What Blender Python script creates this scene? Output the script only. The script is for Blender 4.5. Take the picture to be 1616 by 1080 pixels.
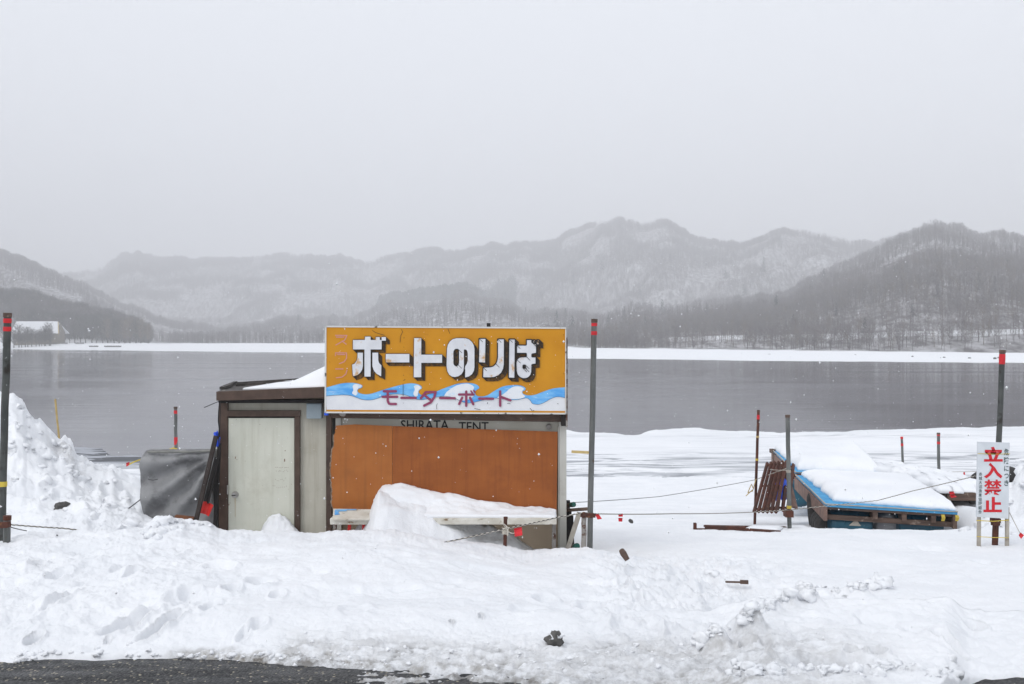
import bpy, math, random
import numpy as np
from mathutils import Vector, Matrix
from mathutils.geometry import tessellate_polygon

random.seed(7)
rng = np.random.default_rng(7)
R = math.radians
for o in list(bpy.data.objects):
    bpy.data.objects.remove(o)
scn = bpy.context.scene
col = scn.collection

# ------------------------------------------------------------------ camera, sky, sun, exposure
F = 1571.1            # focal length in pixels of a 1616 px wide frame (35 mm lens)
CZ = 5.0              # eye height above the lake
cam = bpy.data.cameras.new('camera')
cam.lens = 35.0
cam.sensor_width = 36.0
cam.clip_start = 0.1
cam.clip_end = 20000
camo = bpy.data.objects.new('camera', cam)
camo.location = (0, 0, CZ)
camo.rotation_euler = (R(90), 0, 0)
col.objects.link(camo)
scn.camera = camo

SUN_EL, SUN_AZ = R(46), R(222)      # azimuth clockwise from +Y
world = bpy.data.worlds.new('World')
scn.world = world
world.use_nodes = True
wn, wl = world.node_tree.nodes, world.node_tree.links
wn.clear()
sky = wn.new('ShaderNodeTexSky')
sky.sky_type = 'NISHITA'
sky.sun_disc = False
sky.sun_elevation = SUN_EL
sky.sun_rotation = SUN_AZ
sky.air_density = 1.0
sky.dust_density = 4.0
hs = wn.new('ShaderNodeHueSaturation')
hs.inputs['Saturation'].default_value = 0.10
mx = wn.new('ShaderNodeMix')
mx.data_type = 'RGBA'
mx.inputs[0].default_value = 0.80
mx.inputs[7].default_value = (11.35, 11.85, 12.8, 1)      # even overcast cloud
bg = wn.new('ShaderNodeBackground')
bg.inputs['Strength'].default_value = 0.10
wo = wn.new('ShaderNodeOutputWorld')
wl.new(sky.outputs[0], hs.inputs['Color'])
wl.new(hs.outputs[0], mx.inputs[6])
wl.new(mx.outputs[2], bg.inputs['Color'])
wl.new(bg.outputs[0], wo.inputs[0])

sl = bpy.data.lights.new('sun', 'SUN')
sl.energy = 0.8
sl.angle = R(18)
sl.color = (1.0, 0.975, 0.94)
so = bpy.data.objects.new('sun', sl)
sd = Vector((math.sin(SUN_AZ) * math.cos(SUN_EL), math.cos(SUN_AZ) * math.cos(SUN_EL), math.sin(SUN_EL)))
so.rotation_euler = sd.to_track_quat('Z', 'Y').to_euler()
so.location = (0, -5, 40)
col.objects.link(so)

vs = scn.view_settings
vs.view_transform = 'Standard'
vs.look = 'None'
vs.exposure = 0.0
vs.gamma = 1.0
scn.render.engine = 'CYCLES'
scn.cycles.use_denoising = True
scn.cycles.denoiser = 'OPENIMAGEDENOISE'
scn.cycles.volume_bounces = 4
scn.cycles.max_bounces = 8
scn.cycles.use_fast_gi = False

# ------------------------------------------------------------------ helpers: noise
def _hash(ix, iy, seed):
    n = (ix.astype(np.int64) * 374761393 + iy.astype(np.int64) * 668265263 + seed * 974634777) & 0xFFFFFFFF
    n = ((n ^ (n >> 13)) * 1274126177) & 0xFFFFFFFF
    n = n ^ (n >> 16)
    return (n & 0xFFFFFF) / float(0xFFFFFF)

def vn(x, y, seed=0):
    x = np.asarray(x, dtype=np.float64); y = np.asarray(y, dtype=np.float64)
    ix = np.floor(x); iy = np.floor(y)
    fx = x - ix; fy = y - iy
    fx = fx * fx * fx * (fx * (fx * 6 - 15) + 10); fy = fy * fy * fy * (fy * (fy * 6 - 15) + 10)
    a = _hash(ix, iy, seed); b = _hash(ix + 1, iy, seed); c = _hash(ix, iy + 1, seed); d = _hash(ix + 1, iy + 1, seed)
    return (a + (b - a) * fx) * (1 - fy) + (c + (d - c) * fx) * fy - 0.5

def fbm(x, y, octv=4, seed=0, gain=0.5):
    s = 0; a = 1.0
    for i in range(octv):
        s = s + a * vn(x, y, seed + i * 17); x = x * 2.03 + 11.3; y = y * 2.03 + 7.7; a *= gain
    return s

def sst(a, b, x):
    t = np.clip((x - a) / (b - a), 0, 1)
    return t * t * (3 - 2 * t)

def X(px, d): return (px - 808.0) * d / F
def Z(py, d): return CZ - (py - 540.0) * d / F
def P(px, py, d): return Vector((X(px, d), d, Z(py, d)))

# ------------------------------------------------------------------ helpers: materials
def nodes_of(name):
    m = bpy.data.materials.new(name); m.use_nodes = True
    nt = m.node_tree
    return m, nt, nt.nodes['Principled BSDF']

def noise_node(nt, scale, detail=4, stretch=(1, 1, 1), rough=0.55, dist=0.0, coords='Object'):
    tc = nt.nodes.new('ShaderNodeTexCoord'); mp = nt.nodes.new('ShaderNodeMapping')
    mp.inputs['Scale'].default_value = stretch
    n = nt.nodes.new('ShaderNodeTexNoise')
    n.inputs['Scale'].default_value = scale; n.inputs['Detail'].default_value = detail
    n.inputs['Roughness'].default_value = rough; n.inputs['Distortion'].default_value = dist
    nt.links.new(tc.outputs[coords], mp.inputs[0]); nt.links.new(mp.outputs[0], n.inputs['Vector'])
    return n.outputs[0]

def ramp(nt, src, lo, hi):
    r = nt.nodes.new('ShaderNodeMapRange')
    r.interpolation_type = 'SMOOTHSTEP'
    r.inputs[1].default_value = lo; r.inputs[2].default_value = hi
    nt.links.new(src, r.inputs[0])
    return r.outputs[0]

def mixc(nt, fac, a, b):
    m = nt.nodes.new('ShaderNodeMix'); m.data_type = 'RGBA'
    for i, v in ((0, fac), (6, a), (7, b)):
        if isinstance(v, (tuple, list)):
            m.inputs[i].default_value = (*v, 1)
        elif isinstance(v, (int, float)):
            m.inputs[i].default_value = v
        else:
            nt.links.new(v, m.inputs[i])
    return m.outputs[2]

def mul(nt, a, b):
    m = nt.nodes.new('ShaderNodeMath'); m.operation = 'MULTIPLY'
    for i, v in ((0, a), (1, b)):
        if isinstance(v, (int, float)): m.inputs[i].default_value = v
        else: nt.links.new(v, m.inputs[i])
    return m.outputs[0]

def bump(nt, p, src, strength=0.3, dist=0.01):
    b = nt.nodes.new('ShaderNodeBump')
    b.inputs['Strength'].default_value = strength; b.inputs['Distance'].default_value = dist
    nt.links.new(src, b.inputs['Height']); nt.links.new(b.outputs[0], p.inputs['Normal'])

def M(name, c1, c2=None, scale=6.0, rough=0.6, metal=0.0, lo=0.35, hi=0.65, stretch=(1, 1, 1),
      stain=None, sscale=14.0, slo=0.62, shi=0.7, sstretch=(1, 1, 1), bmp=0.0, bscale=60.0, spec=0.35, streak=None):
    m, nt, p = nodes_of(name)
    c = c1
    if c2:
        c = mixc(nt, ramp(nt, noise_node(nt, scale, 5, stretch), lo, hi), c1, c2)
    if stain:
        c = mixc(nt, ramp(nt, noise_node(nt, sscale, 6, sstretch, 0.65), slo, shi), c, stain)
    if streak:
        c = mixc(nt, mul(nt, ramp(nt, noise_node(nt, 16, 4, (1, 1, 0.05), 0.7), 0.45, 0.72), 0.55), c, streak)
        c = mixc(nt, mul(nt, ramp(nt, noise_node(nt, 3.0, 6, (1, 1, 1), 0.7), 0.50, 0.72), 0.5), c, streak)
    if isinstance(c, tuple): p.inputs['Base Color'].default_value = (*c, 1)
    else: nt.links.new(c, p.inputs['Base Color'])
    p.inputs['Roughness'].default_value = rough
    p.inputs['Metallic'].default_value = metal
    p.inputs['Specular IOR Level'].default_value = spec
    if bmp: bump(nt, p, noise_node(nt, bscale, 4, stretch), bmp, 0.004)
    return m

def mat_snow(name, bscale=35.0, bdist=0.008, dirt=False):
    m, nt, p = nodes_of(name)
    base = mixc(nt, ramp(nt, noise_node(nt, 1.2, 5), 0.3, 0.7), (0.77, 0.785, 0.81), (0.83, 0.84, 0.86))
    if dirt:
        at = nt.nodes.new('ShaderNodeAttribute'); at.attribute_name = 'dirt'
        f = mul(nt, at.outputs['Fac'], ramp(nt, noise_node(nt, 9, 7, (1, 1, 1), 0.7), 0.35, 0.62))
        dcol = mixc(nt, ramp(nt, noise_node(nt, 4, 3), 0.4, 0.6), (0.30, 0.28, 0.25), (0.13, 0.115, 0.095))
        base = mixc(nt, f, base, dcol)
        at2 = nt.nodes.new('ShaderNodeAttribute'); at2.attribute_name = 'wet'
        base = mixc(nt, mul(nt, at2.outputs['Fac'], 0.55), base, (0.42, 0.43, 0.45))
        # scattered grit
        sp = ramp(nt, noise_node(nt, 55, 2), 0.765, 0.80)
        base = mixc(nt, mul(nt, sp, 0.6), base, (0.25, 0.23, 0.2))
    nt.links.new(base, p.inputs['Base Color'])
    p.inputs['Roughness'].default_value = 0.75
    p.inputs['Specular IOR Level'].default_value = 0.2
    bump(nt, p, noise_node(nt, bscale, 8, (1, 1, 1), 0.72), 0.65, bdist * 1.5)
    return m

MT = {}
MT['snow'] = mat_snow('snow', 30, 0.012, True)
MT['snow2'] = mat_snow('clean_snow', 40, 0.006)
MT['beige'] = M('beige_panel', (0.47, 0.45, 0.38), (0.42, 0.40, 0.335), 3, 0.5, stain=(0.16, 0.10, 0.05), sscale=11, slo=0.70, shi=0.74, sstretch=(1, 1, 0.5), bmp=0.05, streak=(0.33, 0.30, 0.235))
MT['door'] = M('door_paint', (0.60, 0.60, 0.52), (0.55, 0.555, 0.475), 2.5, 0.45, stain=(0.30, 0.26, 0.18), sscale=24, slo=0.72, shi=0.76, bmp=0.04, streak=(0.44, 0.43, 0.35))
MT['brown'] = M('brown_trim', (0.062, 0.038, 0.028), (0.085, 0.054, 0.040), 8, 0.45, stain=(0.17, 0.14, 0.12), sscale=30, slo=0.68, shi=0.75)
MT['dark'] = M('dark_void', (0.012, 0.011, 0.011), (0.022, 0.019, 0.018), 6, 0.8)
MT['roofing'] = M('roofing_felt', (0.045, 0.040, 0.038), (0.09, 0.08, 0.075), 9, 0.8, bmp=0.2)
MT['ply'] = M('plywood_panel', (0.315, 0.092, 0.016), (0.265, 0.074, 0.012), 2.2, 0.62, stretch=(1, 1, 2), stain=(0.35, 0.16, 0.07), sscale=17, slo=0.70, shi=0.78, bmp=0.06, bscale=30, streak=(0.19, 0.050, 0.010))
MT['ply2'] = M('plywood_panel_faded', (0.38, 0.128, 0.026), (0.34, 0.108, 0.020), 2.2, 0.62, stretch=(1, 1, 2), stain=(0.36, 0.20, 0.12), sscale=17, slo=0.68, shi=0.78, bmp=0.06, bscale=30, streak=(0.24, 0.085, 0.022))
MT['plyedge'] = M('plywood_torn_edge', (0.33, 0.26, 0.20), (0.18, 0.12, 0.08), 30, 0.8)
MT['post'] = M('pale_post', (0.50, 0.49, 0.45), (0.42, 0.41, 0.37), 4, 0.45, stretch=(1, 1, 0.4), stain=(0.2, 0.14, 0.08), sscale=12, slo=0.68, shi=0.74, streak=(0.33, 0.31, 0.27))
MT['counter'] = M('counter_paint', (0.66, 0.64, 0.58), (0.52, 0.49, 0.42), 7, 0.55, stain=(0.20, 0.14, 0.08), sscale=16, slo=0.58, shi=0.68, sstretch=(0.5, 1, 1))
MT['orange'] = M('sign_orange', (0.60, 0.265, 0.008), (0.54, 0.225, 0.006), 2.5, 0.5, stain=(0.42, 0.17, 0.01), sscale=12, slo=0.62, shi=0.72, bmp=0.04, bscale=25)
MT['letter'] = M('sign_letter_white', (0.70, 0.71, 0.74), (0.62, 0.63, 0.66), 8, 0.5, stain=(0.55, 0.33, 0.14), sscale=6, slo=0.56, shi=0.68, sstretch=(1, 1, 0.8))
MT['shade1'] = M('sign_letter_edge_brown', (0.16, 0.07, 0.008), (0.05, 0.028, 0.008), 30, 0.5)
MT['shade2'] = M('sign_letter_edge_black', (0.035, 0.020, 0.010), (0.10, 0.05, 0.010), 35, 0.5, lo=0.5, hi=0.7)
MT['black'] = M('black_paint', (0.015, 0.014, 0.014), None, rough=0.5)
MT['signwhite'] = M('sign_white', (0.72, 0.73, 0.75), (0.66, 0.67, 0.70), 6, 0.45, stain=(0.35, 0.33, 0.30), sscale=20, slo=0.72, shi=0.78)
MT['blue'] = M('wave_blue', (0.075, 0.33, 0.74), (0.20, 0.50, 0.82), 9, 0.45, stretch=(0.5, 1, 1.6), stain=(0.5, 0.65, 0.8), sscale=18, slo=0.60, shi=0.75, sstretch=(0.5, 1, 2))
MT['crest'] = M('wave_crest_white', (0.74, 0.76, 0.79), (0.55, 0.68, 0.80), 14, 0.45, lo=0.5, hi=0.75)
MT['purple'] = M('purple_lettering', (0.27, 0.052, 0.115), (0.24, 0.045, 0.10), 20, 0.5)
MT['faded'] = M('faded_pink_lettering', (0.60, 0.27, 0.24), (0.58, 0.25, 0.10), 18, 0.5, lo=0.5, hi=0.75)
MT['tarp'] = M('grey_tarpaulin', (0.215, 0.216, 0.22), (0.265, 0.266, 0.268), 5, 0.55, stain=(0.145, 0.145, 0.148), sscale=3, slo=0.5, shi=0.62, bmp=0.15, bscale=9)
MT['pipe'] = M('galvanised_pipe', (0.16, 0.165, 0.16), (0.10, 0.105, 0.10), 7, 0.5, 0.3, stretch=(1, 1, 0.3), stain=(0.09, 0.06, 0.04), sscale=9, slo=0.60, shi=0.68)
MT['darkpipe'] = M('dark_pipe', (0.055, 0.06, 0.058), (0.085, 0.09, 0.085), 7, 0.45, 0.3, stain=(0.03, 0.026, 0.022), sscale=6, slo=0.55, shi=0.66)
MT['rust'] = M('rusty_steel', (0.095, 0.032, 0.020), (0.055, 0.024, 0.018), 9, 0.8, stain=(0.17, 0.075, 0.035), sscale=16, slo=0.58, shi=0.70, bmp=0.2)
MT['rustpale'] = M('flaking_painted_steel', (0.30, 0.285, 0.265), (0.22, 0.20, 0.185), 9, 0.7, stain=(0.09, 0.04, 0.025), sscale=13, slo=0.52, shi=0.60, bmp=0.2)
MT['red'] = M('red_tape', (0.62, 0.022, 0.030), (0.50, 0.016, 0.024), 20, 0.4)
MT['signred'] = M('red_lettering', (0.58, 0.012, 0.022), (0.50, 0.010, 0.02), 25, 0.5)
MT['signgreen'] = M('dark_green_lettering', (0.010, 0.045, 0.042), None, rough=0.5)
MT['yellow'] = M('yellow_tape', (0.62, 0.47, 0.06), (0.5, 0.38, 0.06), 20, 0.5)
MT['bamboo'] = M('bamboo', (0.50, 0.37, 0.15), (0.42, 0.30, 0.12), 12, 0.6)
MT['wood'] = M('weathered_timber', (0.13, 0.085, 0.065), (0.075, 0.05, 0.04), 7, 0.8, stretch=(0.3, 1, 3), stain=(0.27, 0.21, 0.17), sscale=9, slo=0.58, shi=0.7, bmp=0.25)
MT['pinkwood'] = M('faded_timber', (0.25, 0.16, 0.13), (0.17, 0.11, 0.09), 7, 0.8, stain=(0.08, 0.05, 0.04), sscale=9, slo=0.58, shi=0.7, bmp=0.25)
MT['palewood'] = M('pale_timber', (0.40, 0.37, 0.32), (0.32, 0.29, 0.25), 7, 0.8, stain=(0.14, 0.10, 0.07), sscale=12, slo=0.62, shi=0.7, bmp=0.2)
MT['deckblue'] = M('blue_deck_mat', (0.075, 0.34, 0.60), (0.055, 0.27, 0.52), 6, 0.8, stain=(0.55, 0.62, 0.66), sscale=22, slo=0.66, shi=0.72, bmp=0.3)
MT['drum'] = M('teal_plastic_drum', (0.018, 0.085, 0.125), (0.012, 0.06, 0.095), 5, 0.35, stain=(0.25, 0.24, 0.2), sscale=13, slo=0.72, shi=0.76)
MT['drumgrey'] = M('grey_plastic_drum', (0.28, 0.28, 0.29), (0.2, 0.2, 0.21), 5, 0.4)
MT['rubber'] = M('black_rubber', (0.022, 0.021, 0.021), (0.045, 0.042, 0.04), 8, 0.75, bmp=0.3)
MT['green'] = M('green_cap', (0.008, 0.10, 0.075), (0.006, 0.075, 0.06), 12, 0.45)
MT['bagblue'] = M('blue_plastic_bag', (0.012, 0.06, 0.60), (0.03, 0.12, 0.7), 14, 0.35)
MT['redplastic'] = M('red_plastic', (0.62, 0.022, 0.016), (0.48, 0.014, 0.012), 9, 0.4)
MT['ropedark'] = M('rope_dark', (0.03, 0.028, 0.03), None, rough=0.85)
MT['ropepale'] = M('rope_pale', (0.52, 0.49, 0.43), None, rough=0.85)
MT['greybox'] = M('grey_junction_box', (0.27, 0.32, 0.35), (0.24, 0.29, 0.32), 6, 0.5)
MT['steel'] = M('bright_steel', (0.45, 0.44, 0.42), (0.35, 0.33, 0.3), 20, 0.3, 0.8)
MT['gravelly'] = M('dark_stone', (0.06, 0.058, 0.055), (0.11, 0.105, 0.10), 14, 0.85, bmp=0.4)

def mat_asphalt():
    m, nt, p = nodes_of('wet_asphalt')
    tc = nt.nodes.new('ShaderNodeTexCoord')
    v = nt.nodes.new('ShaderNodeTexVoronoi'); v.inputs['Scale'].default_value = 85
    nt.links.new(tc.outputs['Object'], v.inputs['Vector'])
    hsv = nt.nodes.new('ShaderNodeSeparateColor'); nt.links.new(v.outputs['Color'], hsv.inputs[0])
    c = mixc(nt, ramp(nt, hsv.outputs[0], 0.2, 1.0), (0.012, 0.0125, 0.014), (0.06, 0.06, 0.06))
    c = mixc(nt, ramp(nt, hsv.outputs[1], 0.955, 0.97), c, (0.30, 0.27, 0.21))
    c = mixc(nt, ramp(nt, noise_node(nt, 2.2, 5, (0.5, 2, 1)), 0.52, 0.64), c, (0.016, 0.016, 0.018))
    nt.links.new(c, p.inputs['Base Color'])
    r = nt.nodes.new('ShaderNodeMapRange')
    r.inputs[1].default_value = 0.4; r.inputs[2].default_value = 0.6; r.inputs[3].default_value = 0.38; r.inputs[4].default_value = 0.8
    nt.links.new(noise_node(nt, 3, 4, (0.4, 2, 1)), r.inputs[0]); nt.links.new(r.outputs[0], p.inputs['Roughness'])
    b = nt.nodes.new('ShaderNodeBump'); b.inputs['Strength'].default_value = 0.9; b.inputs['Distance'].default_value = 0.006; b.invert = True
    nt.links.new(v.outputs['Distance'], b.inputs['Height']); nt.links.new(b.outputs[0], p.inputs['Normal'])
    return m

def mat_water():
    m, nt, p = nodes_of('lake_water')
    p.inputs['Base Color'].default_value = (0.052, 0.050, 0.068, 1)
    r_ = nt.nodes.new('ShaderNodeMapRange'); r_.inputs[1].default_value = .4; r_.inputs[2].default_value = .62; r_.inputs[3].default_value = .03; r_.inputs[4].default_value = .13
    nt.links.new(noise_node(nt, 1.0, 4, (0.012, 0.07, 1)), r_.inputs[0]); nt.links.new(r_.outputs[0], p.inputs['Roughness'])
    p.inputs['IOR'].default_value = 1.333
    a = noise_node(nt, 1.0, 3, (0.5, 2.6, 1))
    b2 = noise_node(nt, 1.0, 2, (0.03, 0.10, 1))
    g = noise_node(nt, 1.0, 4, (0.10, 0.9, 1))
    ad = nt.nodes.new('ShaderNodeMath'); ad.operation = 'ADD'
    nt.links.new(mul(nt, mul(nt, a, ramp(nt, b2, 0.35, 0.7)), 0.25), ad.inputs[0]); nt.links.new(g, ad.inputs[1])
    bump(nt, p, ad.outputs[0], 0.35, 0.06)
    return m

def mat_ice():
    m, nt, p = nodes_of('snowy_lake_ice')
    at = nt.nodes.new('ShaderNodeAttribute'); at.attribute_name = 'wet'
    s1 = ramp(nt, noise_node(nt, 1.0, 6, (0.22, 0.75, 1), 0.65, 1.0), 0.44, 0.62)
    s2 = ramp(nt, noise_node(nt, 1.0, 4, (0.14, 0.6, 1), 0.6, 1.6), 0.54, 0.61)
    c = mixc(nt, ramp(nt, noise_node(nt, 0.15, 4), 0.35, 0.65), (0.76, 0.775, 0.80), (0.83, 0.84, 0.86))
    c = mixc(nt, mul(nt, mul(nt, s1, at.outputs['Fac']), 0.85), c, (0.44, 0.455, 0.485))
    c = mixc(nt, mul(nt, mul(nt, s2, at.outputs['Fac']), 0.80), c, (0.22, 0.235, 0.26))
    at3 = nt.nodes.new('ShaderNodeAttribute'); at3.attribute_name = 'thin'
    thinc = mixc(nt, ramp(nt, noise_node(nt, 1.0, 5, (0.35, 1.1, 1), 0.6, 1.2), 0.47, 0.56), (0.34, 0.355, 0.39), (0.05, 0.055, 0.065))
    c = mixc(nt, at3.outputs['Fac'], c, thinc)
    nt.links.new(c, p.inputs['Base Color'])
    p.inputs['Roughness'].default_value = 0.6
    bump(nt, p, noise_node(nt, 3.0, 5, (0.4, 1.5, 1)), 0.35, 0.02)
    return m

def mat_hill():
    m, nt, p = nodes_of('wooded_hillside')
    n1 = ramp(nt, noise_node(nt, 0.022, 7, (1, 1, 1), 0.68), 0.50, 0.68)
    n2 = ramp(nt, noise_node(nt, 0.16, 6, (1, 0.4, 0.25), 0.7), 0.36, 0.64)
    litter = mixc(nt, n2, (0.10, 0.09, 0.09), (0.42, 0.41, 0.42))
    c = mixc(nt, mul(nt, mul(nt, n1, n2), 0.8), litter, (0.72, 0.73, 0.75))
    at = nt.nodes.new('ShaderNodeAttribute'); at.attribute_name = 'shore'
    c = mixc(nt, at.outputs['Fac'], c, (0.86, 0.87, 0.89))
    nt.links.new(c, p.inputs['Base Color'])
    p.inputs['Roughness'].default_value = 0.9
    p.inputs['Specular IOR Level'].default_value = 0.1
    return m

MT['asphalt'] = mat_asphalt(); MT['water'] = mat_water(); MT['ice'] = mat_ice(); MT['hill'] = mat_hill()
MT['twig'] = M('bare_twigs', (0.115, 0.097, 0.098), (0.155, 0.135, 0.135), 0.03, 0.9, spec=0.1)
MT['twigdark'] = M('dark_bare_twigs', (0.026, 0.021, 0.019), (0.050, 0.041, 0.035), 0.05, 0.9, spec=0.1)
MT['twigtan'] = M('tan_twigs', (0.17, 0.125, 0.085), (0.12, 0.095, 0.07), 0.3, 0.9, spec=0.1)
MT['trunkm'] = M('bark', (0.06, 0.05, 0.045), (0.10, 0.09, 0.085), 0.8, 0.9, spec=0.1)
MT['needles'] = M('conifer_needles', (0.010, 0.017, 0.017), (0.018, 0.027, 0.027), 0.3, 0.9, spec=0.1)

# ------------------------------------------------------------------ helpers: meshes
class MB:
    """collects shapes in world coordinates; build() links them as one mesh object"""
    def __init__(s): s.v = []; s.f = []; s.mi = []
    def add(s, vs, fs, mi=0):
        b = len(s.v); s.v += [tuple(v) for v in vs]
        for f in fs: s.f.append(tuple(b + i for i in f)); s.mi.append(mi)
    def obox(s, c, ax, ay, az, mi=0):
        c = Vector(c); ax, ay, az = Vector(ax), Vector(ay), Vector(az)
        vs = [c + ax * i + ay * j + az * k for k in (-1, 1) for j in (-1, 1) for i in (-1, 1)]
        s.add(vs, [(0, 2, 3, 1), (4, 5, 7, 6), (0, 1, 5, 4), (2, 6, 7, 3), (0, 4, 6, 2), (1, 3, 7, 5)], mi)
    def box(s, x0, x1, y0, y1, z0, z1, mi=0):
        s.obox(((x0 + x1) / 2, (y0 + y1) / 2, (z0 + z1) / 2), ((x1 - x0) / 2, 0, 0), (0, (y1 - y0) / 2, 0), (0, 0, (z1 - z0) / 2), mi)
    def bar(s, a, b, w, h, up=(0, 0, 1), mi=0):
        a, b = Vector(a), Vector(b); t = (b - a); L = t.length / 2; t.normalize()
        sd_ = t.cross(Vector(up))
        if sd_.length < 1e-4: sd_ = t.cross(Vector((0, 1, 0)))
        sd_.normalize(); u = sd_.cross(t)
        s.obox((a + b) / 2, t * L, sd_ * (w / 2), u * (h / 2), mi)
    def tube(s, pts, r, n=8, caps=True, alt=None, mi=0):
        pts = [Vector(p) for p in pts]; k = len(pts)
        rs = r if isinstance(r, (list, tuple)) else [r] * k
        rings = []
        for i, p in enumerate(pts):
            t = (pts[min(i + 1, k - 1)] - pts[max(i - 1, 0)]).normalized()
            ref = Vector((0, 0, 1)) if abs(t.z) < 0.9 else Vector((1, 0, 0))
            e1 = t.cross(ref).normalized(); e2 = t.cross(e1)
            rings.append([p + (e1 * math.cos(2 * math.pi * j / n) + e2 * math.sin(2 * math.pi * j / n)) * rs[i] for j in range(n)])
        b = len(s.v)
        for rg in rings: s.v += [tuple(v) for v in rg]
        for i in range(k - 1):
            for j in range(n):
                s.f.append((b + i * n + j, b + i * n + (j + 1) % n, b + (i + 1) * n + (j + 1) % n, b + (i + 1) * n + j))
                s.mi.append(((i + (1 if j < n // 2 else 0)) % 2) if alt else mi)
        if caps:
            s.f.append(tuple(b + j for j in range(n))[::-1]); s.mi.append(mi)
            s.f.append(tuple(b + (k - 1) * n + j for j in range(n))); s.mi.append(mi)
    def poly(s, loops, y0, y1=None, mi=0):
        """polygon (with holes) given as loops of (x, z) in a plane facing -y at y0; y1 gives thickness"""
        tri = tessellate_polygon([[Vector((x, z, 0)) for x, z in lp] for lp in loops])
        flat = [p for lp in loops for p in lp]
        def face(t, yy, flip):
            a, b_, c = [flat[i] for i in t]
            ar = (b_[0] - a[0]) * (c[1] - a[1]) - (b_[1] - a[1]) * (c[0] - a[0])
            return t if (ar > 0) != flip else (t[0], t[2], t[1])
        s.add([(x, y0, z) for x, z in flat], [face(t, y0, False) for t in tri], mi)
        if y1 is not None:
            s.add([(x, y1, z) for x, z in flat], [face(t, y1, True) for t in tri], mi)
            for lp in loops:
                n = len(lp)
                vs = [(x, y0, z) for x, z in lp] + [(x, y1, z) for x, z in lp]
                s.add(vs, [(i, (i + 1) % n, n + (i + 1) % n, n + i) for i in range(n)], mi)
    def build(s, name, mats, parent=None, smooth=False, bevel=0.0):
        org = Vector(parent.matrix_world.translation) if parent else Vector((0, 0, 0))
        if parent: org = world_loc(parent)
        me = bpy.data.meshes.new(name)
        me.from_pydata([(v[0] - org.x, v[1] - org.y, v[2] - org.z) for v in s.v], [], s.f)
        for m in (mats if isinstance(mats, (list, tuple)) else [mats]): me.materials.append(MT[m] if isinstance(m, str) else m)
        me.polygons.foreach_set('material_index', s.mi)
        if smooth: me.polygons.foreach_set('use_smooth', [True] * len(me.polygons))
        me.update()
        o = bpy.data.objects.new(name, me); col.objects.link(o)
        if parent: o.parent = parent
        if bevel:
            b = o.modifiers.new('bevel', 'BEVEL'); b.width = bevel; b.segments = 2; b.limit_method = 'ANGLE'
        return o

def world_loc(o):
    l = Vector((0, 0, 0))
    while o: l += o.location; o = o.parent
    return l

def tag(o, label=None, cat=None, group=None, kind=None):
    if label: o['label'] = label
    if cat: o['category'] = cat
    if group: o['group'] = group
    if kind: o['kind'] = kind
    return o

def thing(name, label, cat, loc=(0, 0, 0), group=None):
    o = bpy.data.objects.new(name, None); o.empty_display_size = 0.1
    o.location = loc; col.objects.link(o)
    return tag(o, label, cat, group)

def copy_tree(o, parent=None):
    c = o.copy(); col.objects.link(c)
    if parent: c.parent = parent
    for ch in list(o.children): copy_tree(ch, c)
    return c

def np_mesh(name, verts, faces, mats, smooth=True, attrs=None, mi=None):
    verts = np.ascontiguousarray(verts, dtype=np.float32); faces = np.ascontiguousarray(faces, dtype=np.int32)
    me = bpy.data.meshes.new(name)
    k = faces.shape[1]
    me.vertices.add(len(verts)); me.vertices.foreach_set('co', verts.ravel())
    me.loops.add(faces.size); me.loops.foreach_set('vertex_index', faces.ravel())
    me.polygons.add(len(faces)); me.polygons.foreach_set('loop_start', np.arange(0, faces.size, k, dtype=np.int32))
    if mi is not None: me.polygons.foreach_set('material_index', np.ascontiguousarray(mi, dtype=np.int32))
    me.polygons.foreach_set('use_smooth', np.full(len(faces), smooth))
    me.update(calc_edges=True)
    for m in mats: me.materials.append(MT[m] if isinstance(m, str) else m)
    for an, av in (attrs or {}).items():
        a = me.attributes.new(an, 'FLOAT', 'POINT'); a.data.foreach_set('value', np.ascontiguousarray(av, dtype=np.float32).ravel())
    o = bpy.data.objects.new(name, me); col.objects.link(o)
    return o

def grid_faces(nr, nc):
    i = np.arange(nr - 1)[:, None] * nc + np.arange(nc - 1)[None, :]
    i = i.ravel()
    return np.stack([i, i + 1, i + nc + 1, i + nc], 1)

def interp(tab, x):
    t = sorted(tab)
    return np.interp(x, [a for a, b in t], [b for a, b in t])

# ------------------------------------------------------------------ setting: near ground (snow), road
BASE = [(3.5, 3.15), (4.6, 3.22), (5.1, 3.30), (6.3, 3.16), (8.2, 3.0), (11, 2.73), (14, 2.45), (18, 1.85), (24, 1.05), (30, 0.42), (36, 0.07), (40, -0.15), (60, -0.6)]
BASEL = [(9.2, 3.27), (11, 3.10), (13, 2.9), (15, 2.5), (18, 1.9), (24, 1.05), (30, 0.42), (36, 0.07), (40, -0.15), (60, -0.6)]
CREST = [(-900, 850), (0, 846), (100, 838), (200, 832), (228, 836), (240, 826), (262, 822), (285, 822), (300, 825), (330, 824), (345, 831), (360, 833), (380, 829),
         (400, 832), (430, 833), (460, 831), (490, 834), (520, 833), (560, 834), (620, 836), (680, 846), (760, 863), (835, 880), (870, 877), (900, 874),
         (930, 876), (1000, 886), (1100, 905), (1200, 925), (2600, 925)]
MOUND = [(-900, 590), (-300, 590), (-100, 605), (0, 627), (20, 630), (36, 637), (42, 652), (60, 668), (75, 683), (95, 700), (112, 712), (122, 728), (135, 740), (150, 748), (190, 757), (215, 768), (240, 790), (290, 850), (400, 950), (2600, 950)]

_cp = np.arange(-900, 2601, 70.0)
CREST_S = [(float(p), float(np.mean(np.interp(np.linspace(p - 110, p + 110, 45), [a for a, b in sorted(CREST)], [b for a, b in sorted(CREST)])))) for p in _cp]

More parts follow.
